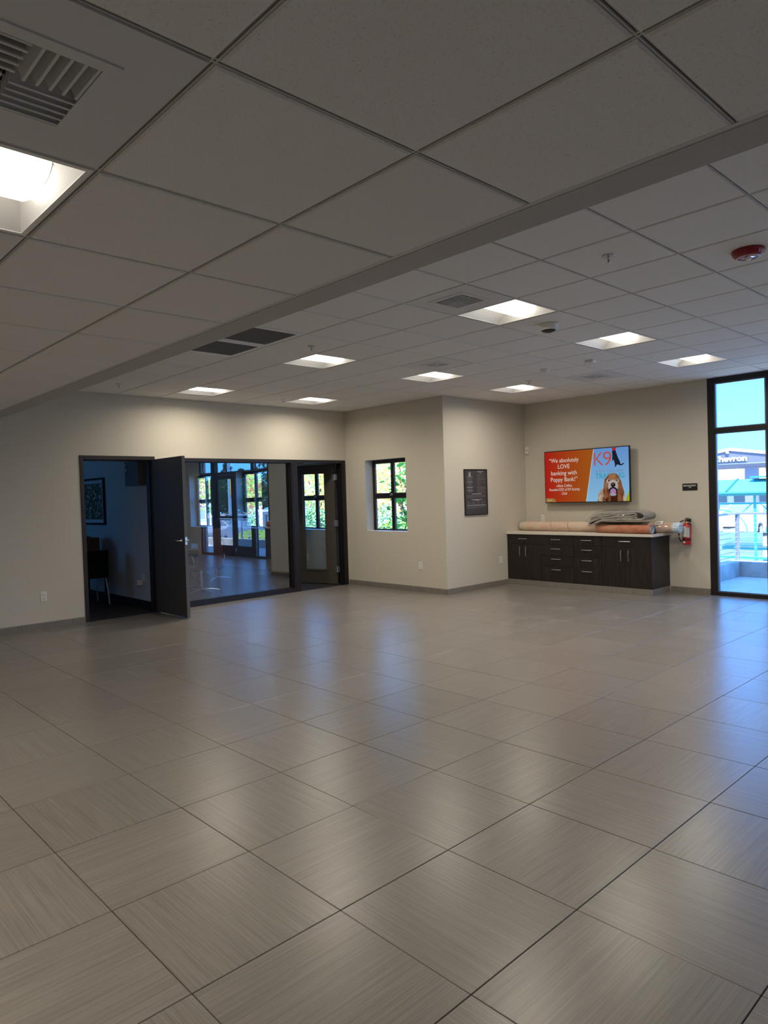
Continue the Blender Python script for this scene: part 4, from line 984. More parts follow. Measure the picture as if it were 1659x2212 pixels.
# ------------------------------------------------------------------ dark office contents
t=thing('framed_picture','framed picture of pale blossoms on the dark office wall','picture',(4.45,11.38,1.575),RW)
PW,PH=1.0,.76; f=MB(); c_=.035
f.box((-PW/2,-.035,-PH/2),(-PW/2+c_,0,PH/2)); f.box((PW/2-c_,-.035,-PH/2),(PW/2,0,PH/2),bev=.003); f.box((-PW/2+c_,-.0345,-PH/2),(PW/2-c_,0,-PH/2+c_)); f.box((-PW/2+c_,-.0345,PH/2-c_),(PW/2-c_,0,PH/2)); f.build('frame','black',t)
MB().box((-PW/2+c_,-.02,-PH/2+c_),(PW/2-c_,-.012,PH/2-c_)).build('mat_board',mat('mat_board_white',(.6,.62,.66),.6),t)
q=.09; MB().box((-PW/2+q,-.022,-PH/2+q),(PW/2-q,-.0205,PH/2-q)).build('print',noisy(mat('print_green',(.08,.10,.05),.6),(.035,.05,.02),(.10,.13,.06),ns=9),t)
bl=MB(); rnd=random.Random(5)
for k in range(90):
    x=rnd.uniform(-PW/2+q+.02,PW/2-q-.02); z=rnd.uniform(-PH/2+q+.02,PH/2-q-.02); r_=rnd.uniform(.012,.03)
    n=5; 
    for p_ in range(n):
        a=2*PI*p_/n+rnd.random(); cx_,cz_=x+r_*.6*math.cos(a),z+r_*.6*math.sin(a); bl.prism([(cx_+r_*.4*math.cos(w_),cz_+r_*.4*math.sin(w_)) for w_ in [2*PI*u/6 for u in range(6)]],(0,-.0225-k*.00001,0),(1,0,0),(0,0,1),(0,-.0003,0))
bl.build('blossoms',mat('blossom_white',(.60,.58,.62),.6),t)
t=thing('alarm_panel','grey metal alarm box with red stickers high in the dark office','alarm panel',(4.45,9.60,1.78),RW)
MB().box((-.215,-.13,0),(.215,0,.35),bev=.003).build('cabinet',mat('panel_grey',(.13,.135,.13),.45,metal=.2),t)
MB().box((-.217,-.134,-.002),(.212,-.130,.352),bev=.001).build('door',mat('panel_grey2',(.11,.12,.12),.4,metal=.2),t)
MB().lathe([(0,-.141),(.008,-.140),(.009,-.134)],c=(.16,0,.17),n=12,axis='y').build('lock','chrome',t)
sr=mat('sticker_red',(.4,.02,.05),.5)
MB().box((-.21,-.1355,.27),(-.16,-.134,.335)).build('sticker',sr,t); MB().box((-.21,-.1355,.165),(-.16,-.134,.20)).build('sticker',sr,t); MB().box((-.20,-.1355,.215),(-.17,-.134,.25)).build('sticker','white',t)
MB().lathe([(.012,-.1358),(.018,-.1358)],c=(-.185,0,.305),n=14,axis='y').build('sticker_print','white',t)
MB().tube([(.1,-.06,.35),(.1,-.05,.97)],.012,10).build('conduit','steel',t)
# desk, box, chair
t=thing('desk','dark desk in the office behind the open door','desk',(3.85,11.15,0))
MB().box((-.75,-.42,.70),(.55,.42,.735),bev=.003).build('desk_top',mat('desk_dark',(.03,.022,.018),.4),t)
for sx_ in (-.72,.50):
    for sy_ in (-.38,.36): MB().box((sx_,sy_,0),(sx_+.04,sy_+.04,.70)).build('leg','black',t)
cb_=thing('cardboard_box','brown cardboard box standing on the dark desk','box',(4.05,10.98,.735),.1)
kb=noisy(mat('cardboard',(.16,.09,.05),.85),(.13,.075,.045),(.17,.10,.06),ns=12)
MB().box((-.24,-.18,0),(.24,.18,.27),bev=.002).build('carton',kb,cb_); MB().box((-.2,-.184,.09),(-.02,-.18,.15)).build('print','black',cb_)
t=thing('paper_stack','loose white papers lying on the cardboard box','papers',(4.06,10.98,1.008),.1)
for k in range(4):
    s_=MB(); s_.add([(x_,y_,.002+z_+dz) for dz in (0,.001) for x_,y_,z_ in ((-.14,-.1,.035+k*.015),(.14,-.1,.001+k*.003),(.14,.1,.001+k*.003),(-.14,.1,.055+k*.015))],[(0,1,2,3),(4,5,6,7),(0,1,5,4),(1,2,6,5),(2,3,7,6),(3,0,4,7)]); s_.build('sheet','plastic',t,rot=.15*k)
t=thing('side_chair','black upholstered side chair with steel legs in the dark office','chair',(4.00,10.56,0),0)
bk=mat('black_fabric',(.008,.008,.010),.85,spec=.15)
MB().box((-.23,-.24,.42),(.23,.22,.47),bev=.015).build('seat',bk,t)
b=MB(); b.prism([(-.005,.44),(-.04,.84),(-.075,.84),(-.04,.44)],(-.22,-.20,0),(0,1,0),(0,0,1),(.44,0,0)); b.build('backrest',bk,t)
for sx_ in (-1,1):
    MB().tube([(sx_*.20,-.17,.45),(sx_*.215,-.22,.20),(sx_*.22,-.245,.012)],.011,10).build('leg','steel',t)
    MB().tube([(sx_*.20,.17,.45),(sx_*.21,.20,.22),(sx_*.22,.21,.012)],.011,10).build('leg','steel',t)

# ------------------------------------------------------------------ glass office contents
t=thing('conference_table','long pale-topped conference table in the glass office','table',(5.72,12.2,0),0)
top=[]
for k in range(13):
    a=-1+2*k/12; top.append((.68-.10*a*a,a*1.75))
pl=top+[(-p[0],p[1]) for p in top[::-1]]
MB().prism(pl,(0,0,.715),(1,0,0),(0,1,0),(0,0,.028)).build('tabletop',mat('table_grey',(.50,.52,.56),.12),t)
for sy_ in (-1.0,1.0):
    l=MB(); l.box((-.06,sy_-.2,.03),(.06,sy_+.2,.715)); l.box((-.33,sy_-.24,0.0),(.33,sy_+.24,.03),bev=.004); l.build('pedestal',mat('table_dark',(.03,.02,.02),.5),t)
maroon=noisy(mat('maroon_fabric',(.05,.02,.02),.8),(.11,.055,.055),(.18,.09,.088),ns=60)
def office_chair(x,y,rot,label):
    """local -y is the front of the seat"""
    t=thing('office_chair',label,'chair',(x,y,0),rot,'office chairs around the conference table')
    s_=MB(); s_.box((-.24,-.25,.43),(.24,.22,.485),bev=.02); s_.build('seat',maroon,t)
    b=MB(); n=10; vs=[]
    for k in range(n+1):
        a=k/n; z=.47+.62*a; yy=.22+.10*a+.04*math.sin(a*PI); w_=.225-.03*a*a
        for (dx,dy) in ((-w_,0),(-w_*.5,.025),(0,.032),(w_*.5,.025),(w_,0)): vs.append((dx,yy+dy,z))
    m_=len(vs); vs+=[(v[0]*.985,v[1]+.025,v[2]) for v in vs]
    fs=[]
    for k in range(n):
        for j in range(4): a=k*5+j; fs+=[(a,a+1,a+6,a+5),(m_+a,m_+a+5,m_+a+6,m_+a+1)]
        fs+=[(k*5,k*5+5,m_+k*5+5,m_+k*5),(k*5+4,m_+k*5+4,m_+k*5+9,k*5+9)]
    fs+=[(0,1,2,3,4,m_+4,m_+3,m_+2,m_+1,m_),tuple(range(n*5,n*5+5))+tuple(range(m_+n*5+4,m_+n*5-1,-1))]
    b.add(vs,fs,0,True); b.build('backrest',maroon,t)
    for sx_ in (-1,1):
        MB().tube([(sx_*.23,.22,.50),(sx_*.285,.26,.60),(sx_*.29,.24,.665),(sx_*.29,-.02,.675),(sx_*.285,-.06,.66),(sx_*.25,-.02,.47),(sx_*.20,0,.44)],.011,8).build('armrest','chrome',t)
        MB().box((sx_*.29-.022,-.03,.68),(sx_*.29+.022,.2,.70),bev=.006).build('arm_pad','black',t)
    MB().tube([(0,0,.09),(0,0,.43)],[.03,.022],12).build('column','chrome',t)
    for k in range(5):
        a=2*PI*k/5+.3; c,s2=math.cos(a),math.sin(a)
        lg=MB().tube([(0,0,.105),(c*.16,s2*.16,.098),(c*.31,s2*.31,.072)],[.02,.016,.010],8).build('base_leg','chrome',t)
        w_=MB(); w_.lathe([(0,-.014),(.026,-.013),(.028,0),(.026,.013),(0,.014)],c=(0,0,.028),n=14,axis='x'); w_.tube([(0,0,.03),(0,0,.07)],.007,8); w_.build('caster','black',t,(c*.305,s2*.305,0),a)
    return t
office_chair(6.62,11.25,math.radians(-160),'maroon office chair with chrome star base nearest to the glass')
office_chair(7.02,12.35,math.radians(-118),'maroon office chair at the far side end of the conference table')
office_chair(5.62,10.02,math.radians(182),'office chair at the near end of the table, mostly behind the open door')

# ------------------------------------------------------------------ outside
GZ=-.75
struct(MB().box((X4+.22,-12,-.3),(12.62,4.45,-.015)).build('sidewalk','pave'),'pale concrete landing outside the tall window','pavement')
struct(MB().box((7.9,-90,GZ-.3),(140,140,GZ)).build('ground','asphalt'),'pale parking and street ground outside','ground')
struct(MB().box((8.24,7.1,GZ),(11.6,17,-.25)).build('planting_bed',noisy(mat('soil',(.10,.08,.05),.9),(.08,.07,.04),(.16,.13,.08),ns=8,coord='World')),'soil bed below the office windows','planting bed')
# low curb walls
t=thing('curb_wall','low concrete curb wall that carries the cable railing','curb',(12.62,4.44,-.02))
MB().box((-.13,-16,0),(.07,.06,.26),bev=.012).build('street_side','concrete',t); MB().box((-2.3,-.14,0),(-.13,.06,.26),bev=.012).build('building_side','concrete',t)
# cable railing
t=thing('cable_railing','grey metal cable railing standing on the concrete curb','railing',(12.60,4.36,.24))
rm_=mat('railing_paint',(.26,.30,.40),.45,metal=.3)
MB().box((-.025,-14,.78),(.025,.03,.815),bev=.004).build('top_rail',rm_,t); MB().box((-2.2,-.02,.78),(-.025,.03,.815),bev=.004).build('top_rail',rm_,t)
for k in range(10): MB().box((-.028,-.02-1.45*k,0),(-.012,.03-1.45*k,.78)).build('post',rm_,t); MB().box((.012,-.02-1.45*k,0),(.028,.03-1.45*k,.78)).build('post',rm_,t)
MB().box((-2.0,-.02,0),(-1.97,.03,.78)).build('post',rm_,t)
for k in range(9):
    z=.075+k*.08
    MB().tube([(-2.15,.005,z),(0,.005,z),(0,-13.5,z)],.0045,6).build('cable',rm_,t)
# bus shelter
t=thing('bus_shelter','green bus shelter with ribbed translucent roof beyond the railing','bus shelter',(21.5,5.2,GZ),0)
gn=mat('shelter_green',(.03,.30,.28),.4); gd=mat('shelter_dark_green',(.01,.10,.11),.4)
r_=MB(); r_.prism([(-.9,2.02),(-.9,2.07),(.0,2.42),(.9,2.30),(.9,2.25)],(0,-4.5,0),(1,0,0),(0,0,1),(0,8.2,0)); r_.build('roof',mat('shelter_roof',(.07,.36,.37),.3),t)
MB().box((-.95,-4.5,1.96),(-.88,3.7,2.03)).build('gutter',gd,t)
for k in range(8): MB().prism([(-.9,2.07),(-.9,2.10),(0,2.45),(0,2.42)],(0,-4.0+k*1.03,0),(1,0,0),(0,0,1),(0,.05,0)).build('roof_rib',gd,t)
MB().box((-.3,-3.4,2.45),(.3,1.8,2.49)).build('roof_hatch',gn,t)
for k in range(5):
    yb=-4.2+k*1.9
    MB().box((-.78,yb,0),(-.72,yb+.06,2.0)).build('post',gn,t); MB().box((.70,yb,0),(.76,yb+.06,2.2)).build('post',gn,t)
MB().box((-.77,-4.5,1.72),(-.73,3.7,1.77)).build('upper_rail',gn,t); MB().box((-.77,-4.5,.22),(-.73,3.7,.27)).build('lower_rail',gn,t)
for k in range(4):
    c=-3.25+k*1.9
    MB().tube([(-.76,c+.72*math.cos(PI*q/14),.95+.62*math.sin(PI*q/14)) for q in range(15)],.018,6).build('arch',gn,t)
    MB().tube([(-.76,c,1.57),(-.76,c,1.74)],.015,6).build('arch_stem',gn,t); MB().tube([(-.76,c+.5,1.4),(-.76,c+.85,1.74)],.014,6).build('arch_brace',gn,t); MB().tube([(-.76,c-.5,1.4),(-.76,c-.85,1.74)],.014,6).build('arch_brace',gn,t)
    MB().box((.0,c-.85,.0),(.05,c+.85,.9)).build('side_panel',mat('shelter_panel',(.62,.74,.74),.3),t)
MB().box((-.2,-3.5,.42),(.2,2.6,.50)).build('bench',gn,t)
curb=MB().box((19.6,-7.5,GZ),(19.9,12,GZ+.14)).build('street_curb',mat('curb_grey',(.36,.37,.46),.8)); tag(curb,'long grey street curb in front of the bus shelter','curb')
tag(MB().box((17.2,1.8,GZ),(18.6,5.2,GZ+.012)).build('green_lane_marking',mat('lane_green',(.34,.62,.36),.8)),'pale green painted patch on the street before the shelter','road marking')
# hedge behind the shelter
def leafcloud(mb,c,rad,n,size,rnd,flat_=.5,asp=.45):
    for _ in range(n):
        while True:
            d=Vector((rnd.uniform(-1,1),rnd.uniform(-1,1),rnd.uniform(-1,1)))
            if .15<d.length<1: break
        d=d.normalized()*(d.length**.45); p=Vector((c[0]+d.x*rad[0],c[1]+d.y*rad[1],c[2]+d.z*rad[2]))
        u=Vector((rnd.uniform(-1,1),rnd.uniform(-1,1),rnd.uniform(-.6,.8))).normalized(); w_=u.cross(Vector((rnd.uniform(-1,1),rnd.uniform(-1,1),rnd.uniform(-1,1)))).normalized()
        s=size*rnd.uniform(.6,1.3); nrm=u.cross(w_)*s*.12
        mb.add([p-u*s,p+w_*s*asp+nrm,p+u*s,p-w_*s*asp+nrm],[(0,1,2),(0,2,3)],rnd.randrange(3))
def leafmats(name,cols):
    out=[]
    for k,c in enumerate(cols):
        m=mat('%s_%d'%(name,k),c,.55,spec=.3); out.append(m)
        b=m.node_tree.nodes['Principled BSDF']; n=m.node_tree; tr=n.nodes.new('ShaderNodeBsdfTranslucent'); tr.inputs[0].default_value=(min(1,c[0]*1.3),min(1,c[1]*1.3),c[2]*.7,1); mx=n.nodes.new('ShaderNodeMixShader'); mx.inputs[0].default_value=.42
        n.links.new(b.outputs[0],mx.inputs[1]); n.links.new(tr.outputs[0],mx.inputs[2]); n.links.new(mx.outputs[0],n.nodes['Material Output'].inputs[0])
    return out
LG=leafmats('leaf_green',((.20,.42,.16),(.34,.60,.24),(.55,.78,.40))); LB=leafmats('leaf_bush',((.06,.22,.10),(.22,.52,.22),(.62,.80,.52)))
LA=leafmats('leaf_autumn',((.85,.42,.20),(.82,.66,.30),(.50,.66,.26))); LD=leafmats('leaf_dark',((.015,.05,.03),(.03,.08,.045),(.05,.11,.06))); LY_=leafmats('leaf_lime',((.45,.70,.10),(.62,.85,.18),(.30,.52,.10)))
LM=leafmats('leaf_magnolia',((.20,.48,.10),(.34,.62,.14),(.08,.26,.05)))
bark=noisy(mat('bark',(.12,.09,.07),.9),(.07,.05,.04),(.17,.13,.10),ns=14)
rnd=random.Random(11)
def tree(name,label,cat,loc,trunk,clouds,mats,n,size,group=None,asp=.45):
    t=thing(name,label,cat,loc,0,group)
    tr=MB()
    for pts,rad in trunk: tr.tube(pts,rad,8)
    if trunk: tr.build('trunk',bark,t)
    f=MB(); tot=sum(c[1][0]*c[1][1]*c[1][2] for c in clouds)
    for c,r in clouds: leafcloud(f,c,r,int(n*r[0]*r[1]*r[2]/tot),size,rnd,asp=asp)
    tag(f.build('foliage',mats,t,fix=False),kind='stuff')
    return t
# bushes below the office windows
tree('bush','leafy green bush outside the small window','bush',(10.0,10.05,-.25),[([(0,0,0),(.05,0,.5)],[.02,.01])],[((0,.15,1.0),(.38,.55,.55)),((-.1,-.1,.55),(.45,.6,.6)),((.2,.35,1.35),(.18,.2,.35))],LB,2600,.036,asp=.4)
tree('bush','leafy bush outside the window behind the office door','bush',(9.9,12.3,-.25),[([(0,0,0),(.05,0,.5)],[.02,.01])],[((0,.1,.9),(.4,.9,.65)),((.1,.5,1.45),(.25,.3,.35))],LB,2600,.042,asp=.4)
tree('bush','low leafy bush outside the middle office window','bush',(10.0,15.6,-.25),[([(0,0,0),(.05,0,.5)],[.02,.01])],[((0,.0,.75),(.4,.9,.62)),((0,-.6,1.0),(.2,.25,.5))],LB,2000,.05,asp=.4)
tree('bush','bright lime bush outside, between the small window and the street','bush',(12.6,12.2,GZ),[([(0,0,0),(.05,0,.5)],[.03,.01])],[((0,0,.9),(.9,1.0,.8))],LY_,1800,.07)
tree('bush','low lime shrub in the street planter near the doors','bush',(15.2,-4.6,GZ),[],[((0,0,.55),(.8,1.2,.55)),((0,2.4,.5),(.6,.9,.5))],LY_,1600,.07)
# broad-leaved branch at the right of the small window, every leaf its own part
t=thing('magnolia','broad-leaved small tree close outside the small window','tree',(9.50,9.12,-.25),0)
tr=MB(); tr.tube([(.22,-.55,.25),(.10,-.25,.85),(-.02,-.05,1.25),(-.05,.05,1.6)],[.02,.017,.014,.010],8); tr.tube([(-.02,-.05,1.25),(-.10,.15,1.35),(-.16,.30,1.40)],[.010,.007,.004],6); tr.tube([(-.05,.05,1.6),(-.02,-.10,2.0),(.05,-.25,2.4)],[.010,.008,.004],6); tr.tube([(-.05,.05,1.6),(-.12,.22,1.95)],[.008,.004],6); tr.build('stem',bark,t)
leafm=[]
for m_ in LM:
    mb=MB(); n=6; vs=[]; w_=.036; Ln=.15
    for k in range(n+1):
        a=k/n; ww=w_*math.sin(PI*min(1,a*.94+.05))**.8; zz=-.03*a*a; vs+=[(-ww,a*Ln,zz+.008),(0,a*Ln,zz),(ww,a*Ln,zz+.008)]
    mb.add(vs,[(3*k,3*k+1,3*k+4,3*k+3) for k in range(n)]+[(3*k+1,3*k+2,3*k+5,3*k+4) for k in range(n)],0,True); leafm.append(mb.mesh('leaf',m_))
for k in range(130):
    z=rnd.uniform(1.15,2.45); spr=.30 if z>1.5 else .24
    o=bpy.data.objects.new('leaf',leafm[rnd.randrange(3)]); COL.objects.link(o); o.parent=t; o.location=(rnd.gauss(0,.14),rnd.gauss(-.06,spr*.62),z); o.rotation_euler=(rnd.uniform(-.9,.9),rnd.uniform(-1.2,1.2),rnd.uniform(0,2*PI)); s=rnd.uniform(.8,1.35); o.scale=(s,s,s)
# bigger trees
def bigtree(name,label,x,y,h,rad,mats,n=4200,size=.20,group=None):
    cl=[((0,0,h*.72),(rad,rad,h*.30)),((rad*.4,rad*.3,h*.55),(rad*.7,rad*.7,h*.22)),((-rad*.4,-rad*.4,h*.5),(rad*.6,rad*.6,h*.2))]
    return tree(name,label,'tree',(x,y,GZ),[([(0,0,0),(.05,.05,h*.4),(0,0,h*.75)],[.07,.05,.03]),([(0,0,h*.35),(rad*.5,rad*.4,h*.65)],[.035,.02]),([(0,0,h*.38),(-rad*.5,-rad*.3,h*.62)],[.035,.02])],cl,mats,n,size,group)
bigtree('autumn_tree','orange and yellow leaved tree behind the small window',15.0,14.6,4.6,1.8,LA,6500,.062)
bigtree('autumn_tree','orange green tree behind the window of the office door',16.2,19.9,4.6,2.0,LA,5500,.075)
bigtree('autumn_tree','pink and lime leaved tree behind the middle office window',15.5,24.6,5.0,2.2,leafmats('leaf_pink',((.70,.25,.22),(.60,.78,.2),(.42,.68,.2))),4800,.11)
bigtree('green_tree','green tree beside the gabled house, seen through the left office window',19.5,38.5,6.5,2.4,LG,3600,.17)
bigtree('green_tree','round green tree far behind the small window',28,31.5,5.5,2.6,LG,3600,.17)
# conifers and trees on the street side (seen mirrored in the office glass)
def conifer(x,y,h,label):
    t=thing('conifer',label,'tree',(x,y,GZ),0,'dark conifers across the street')
    MB().tube([(0,0,0),(0,0,h)],[.2,.03],8).build('trunk',bark,t)
    f=MB()
    for k in range(16):
        a=k/16; z=h*(.18+.8*a); r_=(1-a)*h*.24+.25; leafcloud(f,(rnd.uniform(-.2,.2),rnd.uniform(-.2,.2),z),(r_,r_,h*.05),150,.16,rnd)
    tag(f.build('foliage',LD,t,fix=False),kind='stuff')
for x,y,h,l_ in ((37,-34,10.5,'tallest'),(41,-26,7,'second tallest'),(41,-20,6.0,'rightmost'),(40,-47,6.5,'leftmost'),(38,-41,5.5,'smallest')): conifer(x,y,h,l_+' dark conifer across the street, mirrored in the office glass')
bigtree('street_tree','dark leafy tree across the street, seen only reflected',29.5,-19.5,5.0,2.8,LD,3000,.2); bigtree('street_tree','dark leafy tree beside the traffic signal, seen only reflected',30,-29.5,4.2,2.8,LD,3000,.2)
# ------------------------------------------------------------------ cars
def car(x,y,rot,label,paint,kind='sedan',name='car'):
    t=thing(name,label,'car',(x,y,GZ),rot)
    if kind=='sedan': body=[(-2.25,.30),(-2.28,.62),(-2.15,.86),(-1.45,.95),(-.75,1.36),(.35,1.42),(1.15,.98),(2.0,.84),(2.22,.62),(2.2,.30)]; glassp=[(-1.30,.96),(-.72,1.31),(.33,1.36),(1.02,.98)]
    else: body=[(-2.35,.38),(-2.38,.95),(-2.3,1.05),(-2.05,1.62),(-1.9,1.74),(.35,1.74),(1.15,1.12),(2.15,1.02),(2.35,.85),(2.35,.38)]; glassp=[(-2.0,1.12),(-1.85,1.62),(.30,1.64),(.95,1.14)]
    W=.88
    # body built of sections: full width below the belt line, narrowing into the cabin
    sec=[]; vs=[]
    def wid(z): return W*(1 if z<.95 else 1-.30*(z-.95)/(.5 if kind=='sedan' else .9))
    n=len(body)
    for sgn in (-1,1): vs+=[(p[0],sgn*wid(p[1]),p[1]) for p in body]
    mb=MB(); mb.add(vs,[tuple(range(n))[::-1],tuple(range(n,2*n))]+[(i,(i+1)%n,n+(i+1)%n,n+i) for i in range(n)]); mb.build('body',paint,t)
    gl=mat('car_glass',(.14,.20,.24),.1,spec=.6)
    for sgn in (-1,1):
        g=MB(); g.add([(p[0],sgn*(wid(p[1])+.012),p[1]) for p in glassp],[tuple(range(len(glassp)))]); g.build('side_window',gl,t)
    def cross(p,q,nm):
        d=Vector((q[0]-p[0],0,q[1]-p[1])); nrm=Vector((-d.z,0,d.x)).normalized()*.012
        if nrm.z<0: nrm=-nrm
        g=MB(); a=[]
        for (u,zz) in (p,q):
            for sgn in (-1,1): a.append((u+nrm.x,sgn*(wid(zz)-.09),zz+nrm.z))
        g.add(a,[(0,1,3,2)]); g.build(nm,gl,t)
    iw=[k for k,p in enumerate(body)]
    if kind=='sedan': cross((.42,1.39),(1.10,1.01),'windshield'); cross((-1.38,.99),(-.80,1.33),'rear_window')
    else: cross((.42,1.68),(1.10,1.16),'windshield'); cross((-2.27,1.12),(-2.07,1.58),'rear_window')
    for xx in (-1.42,1.38):
        for sgn in (-1,1):
            wh=MB(); r_=.33 if kind=='sedan' else .40; wh.lathe([(0,-.1),(r_*.6,-.1),(r_,-.08),(r_,.08),(r_*.6,.1),(0,.1)],c=(xx,sgn*(W-.08),r_),n=20,axis='y'); w_=wh.build('wheel','black',t)
            MB().lathe([(0,.0),(r_*.58,0)],c=(xx,sgn*(W+.025),r_),n=12,axis='y').build('hubcap','steel',w_)
    fx=body[-2][0]
    for sgn in (-1,1): MB().box((fx-.12,sgn*.62-.16,.60),(fx+.02,sgn*.62+.16,.74)).build('headlight','plastic',t); MB().box((-2.3,sgn*.66-.12,.66),(-2.2,sgn*.66+.12,.80)).build('taillight',red,t)
    MB().box((fx-.05,-.30,.42),(fx+.03,.30,.50)).build('grille','black',t)
    return t
wp=mat('car_white',(.78,.79,.80),.3,coat=.5); bp_=mat('car_blue_grey',(.12,.17,.25),.3,coat=.5); sv=mat('car_silver',(.45,.48,.52),.3,coat=.5)
car(33.5,11.1,math.radians(180),'white sedan parked behind the bus shelter',wp)
car(33.0,7.4,math.radians(176),'white car to the right of the sedan behind the shelter',sv)
car(32.5,14.4,math.radians(183),'white car at the left edge of the tall window behind the shelter',wp,'suv')
car(40.0,8.2,math.radians(90),'dark blue grey car at the far station forecourt',bp_,'suv')
car(20.3,32.0,math.radians(-110),'white sport utility car outside the leftmost office window',wp,'suv')
car(21.5,-15.6,math.radians(95),'blue grey car on the street seen only in the glass reflection',bp_)
car(21.0,-10.2,math.radians(92),'white pickup sized car seen only in the glass reflection',wp,'suv')
car(17.8,-8.4,math.radians(100),'dark parked car behind the railing, seen only in the glass reflection',bp_)
car(18.2,-13.6,math.radians(100),'grey parked car behind the railing, seen only in the glass reflection',sv)
# ------------------------------------------------------------------ filling station
t=thing('station_canopy','white filling station canopy with lettering and one thick column','canopy',(45,15.2,GZ),math.radians(8))
cw=mat('canopy_white',(.50,.51,.54),.5); cg=mat('canopy_shade',(.18,.19,.23),.6)
# hip roof: long low gable facing the street (-x side), local y along the street
c=MB(); zt0=3.55
c.prism([(-3.9,-.05),(-3.9,.12),(.67,.88),(5.3,.12),(5.3,-.05)],(0,0,zt0),(0,1,0),(0,0,1),(9,0,0)); c.build('roof',cw,t)
MB().prism([(-3.4,.0),(-3.4,.12),(.67,.76),(4.8,.12),(4.8,.0)],(-.02,0,zt0),(0,1,0),(0,0,1),(.06,0,0)).build('gable_panel',mat('gable_shade',(.11,.115,.15),.6),t)
MB().prism([(-4.0,.0),(-4.0,.16),(.67,.94),(5.4,.16),(5.4,.0),(.67,.76)],(-.10,0,zt0),(0,1,0),(0,0,1),(.1,0,0)).build('verge_board',cw,t)
for yy,zz in ((.72,.0),(-1.95,-.42)): MB().prism([(yy,.60+zz),(yy+.16,.60+zz),(yy+.26,.86+zz),(yy+.10,.86+zz)],(-.14,0,zt0),(0,1,0),(0,0,1),(.1,0,0)).build('strut',cw,t)
MB().box((.3,-3.7,zt0-.18),(8.5,5.0,zt0-.05)).build('soffit',cg,t)
for yy in (-.28,):
    MB().box((.6,yy-.33,0),(1.3,yy+.33,zt0)).build('column',mat('column_lilac',(.17,.18,.24),.6),t)
MB().box((7,-3.2,0),(7.5,-2.7,zt0-.1)).build('column',cg,t)
text('Chevron',.50,'lettering',mat('sign_white',(.9,.9,.92),.5),t,(-.14,.71,zt0+.27),rot=(PI/2,0,-PI/2),width=1.88,depth=.04,bold=.01)
t=thing('station_building','long low station building with pale shingle roof','building',(58,14,GZ),math.radians(6))
MB().box((0,-16,0),(8,18,2.6)).build('wall',mat('station_wall',(.62,.62,.64),.7),t)
rf=MB(); rf.prism([(-1.0,2.55),(4,3.6),(9,2.55),(9,2.45),(-1.0,2.45)],(0,-17,0),(1,0,0),(0,0,1),(0,36,0)); rf.build('roof',noisy(mat('shingle_pale',(.62,.60,.60),.8),(.50,.48,.50),(.78,.76,.76),scale=(1,.4,1),ns=7,detail=3),t)
for k in range(12):
    w_=MB().box((-.04,-15+k*2.7,.9),(.0,-12.8+k*2.7,2.2)).build('window',mat('station_glass',(.10,.16,.18),.2),t)
# hill
hm=MB(); n=24; vs=[(150,-60,GZ)]
prof=[(122-k*8,3.2+4.2*math.exp(-((122-k*8-44)/13)**2)+.4*math.sin(k*1.3)) for k in range(n)]
vs=[];fs=[]
for k,(yy,h_) in enumerate(prof): vs+=[(160,yy,GZ),(178,yy,h_+2.5),(210,yy,GZ)]
for k in range(n-1): a=3*k; fs+=[(a,a+3,a+4,a+1),(a+1,a+4,a+5,a+2)]
hm.add(vs,fs,0,True); tag(hm.build('hill',noisy(mat('hill_blue',(.18,.26,.36),.9),(.12,.20,.30),(.22,.32,.42),ns=3)),'distant blue wooded hill on the horizon','hill')
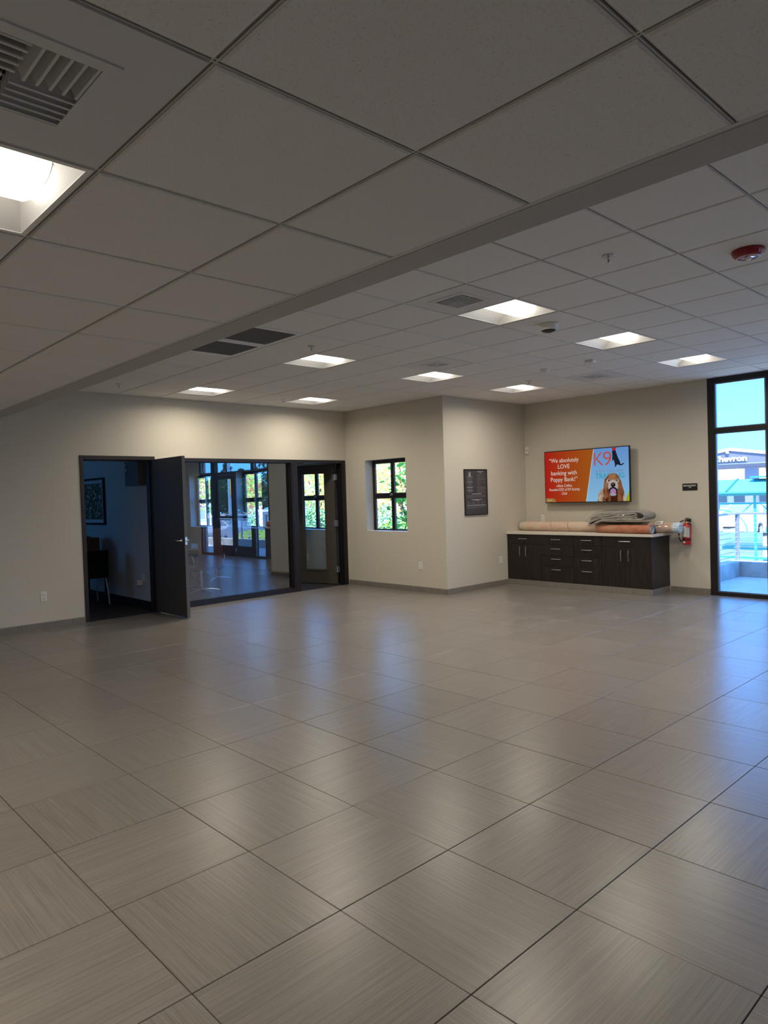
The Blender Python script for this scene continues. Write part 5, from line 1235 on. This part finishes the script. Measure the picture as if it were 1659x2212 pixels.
# gabled house outside the leftmost office window, grey house by the bush
def house(x,y,rot,label,wall,w_,d_,h_,rh):
    t=thing('house',label,'house',(x,y,GZ),rot)
    MB().prism([(-w_/2,0),(w_/2,0),(w_/2,h_),(0,h_+rh),(-w_/2,h_)],(0,0,0),(1,0,0),(0,0,1),(0,d_,0)).build('wall',wall,t)
    r=MB()
    for s_ in (-1,1): r.prism([(0,h_+rh+.12),(s_*(w_/2+.4),h_-.14),(s_*(w_/2+.4),h_-.26),(0,h_+rh)],(0,-.3,0),(1,0,0),(0,0,1),(0,d_+.6,0))
    r.build('roof',mat('house_roof',(.42,.43,.46),.8),t)
    for k in range(3):
        xx=-w_/3+k*w_/3; f=MB().box((xx-.55,-.05,.9),(xx+.55,0,2.0)).build('window','white',t); 
        for a in (-1,1): MB().box((xx+a*.26-.22,-.06,.98),(xx+a*.26+.22,-.051,1.92)).build('pane',mat('house_glass',(.25,.32,.38),.2),f)
    return t
hw=mat('house_white',(.72,.73,.75),.7); hg=mat('house_grey',(.30,.36,.44),.7)
house(25.5,44.5,math.radians(-28),'white gabled house seen through the leftmost office window',hw,9,8,2.7,1.9)
house(21.0,21.8,math.radians(-45),'blue grey house behind the bushes outside the small window',hg,7,6,2.2,1.2)
# traffic signal
t=thing('traffic_signal','traffic signal on a tall pole across the street, seen only reflected','traffic light',(20.4,-14.7,GZ),0)
MB().tube([(0,0,0),(0,0,4.6)],.09,12).build('pole','steel',t); MB().tube([(0,0,4.3),(-.6,1.8,4.7)],.05,8).build('arm','steel',t)
yl=mat('signal_yellow',(.75,.42,.04),.5)
MB().box((-.25,.62,2.55),(-.05,1.02,3.62)).build('housing','bronze',t); 
f=MB(); f.box((-.28,.52,2.45),(-.25,.60,3.72)); f.box((-.28,1.04,2.45),(-.25,1.12,3.72)); f.box((-.28,.52,2.45),(-.25,1.12,2.53)); f.box((-.28,.52,3.64),(-.25,1.12,3.72)); f.build('backplate_border',yl,t)
for z in (2.78,3.08,3.38): MB().lathe([(0,-.27),(.10,-.27),(.12,-.25)],c=(0,.82,z),n=16,axis='x').build('lens','steel',t)
MB().tube([(-.1,.1,3.0),(-.15,.65,3.0)],.03,8).build('bracket','steel',t)
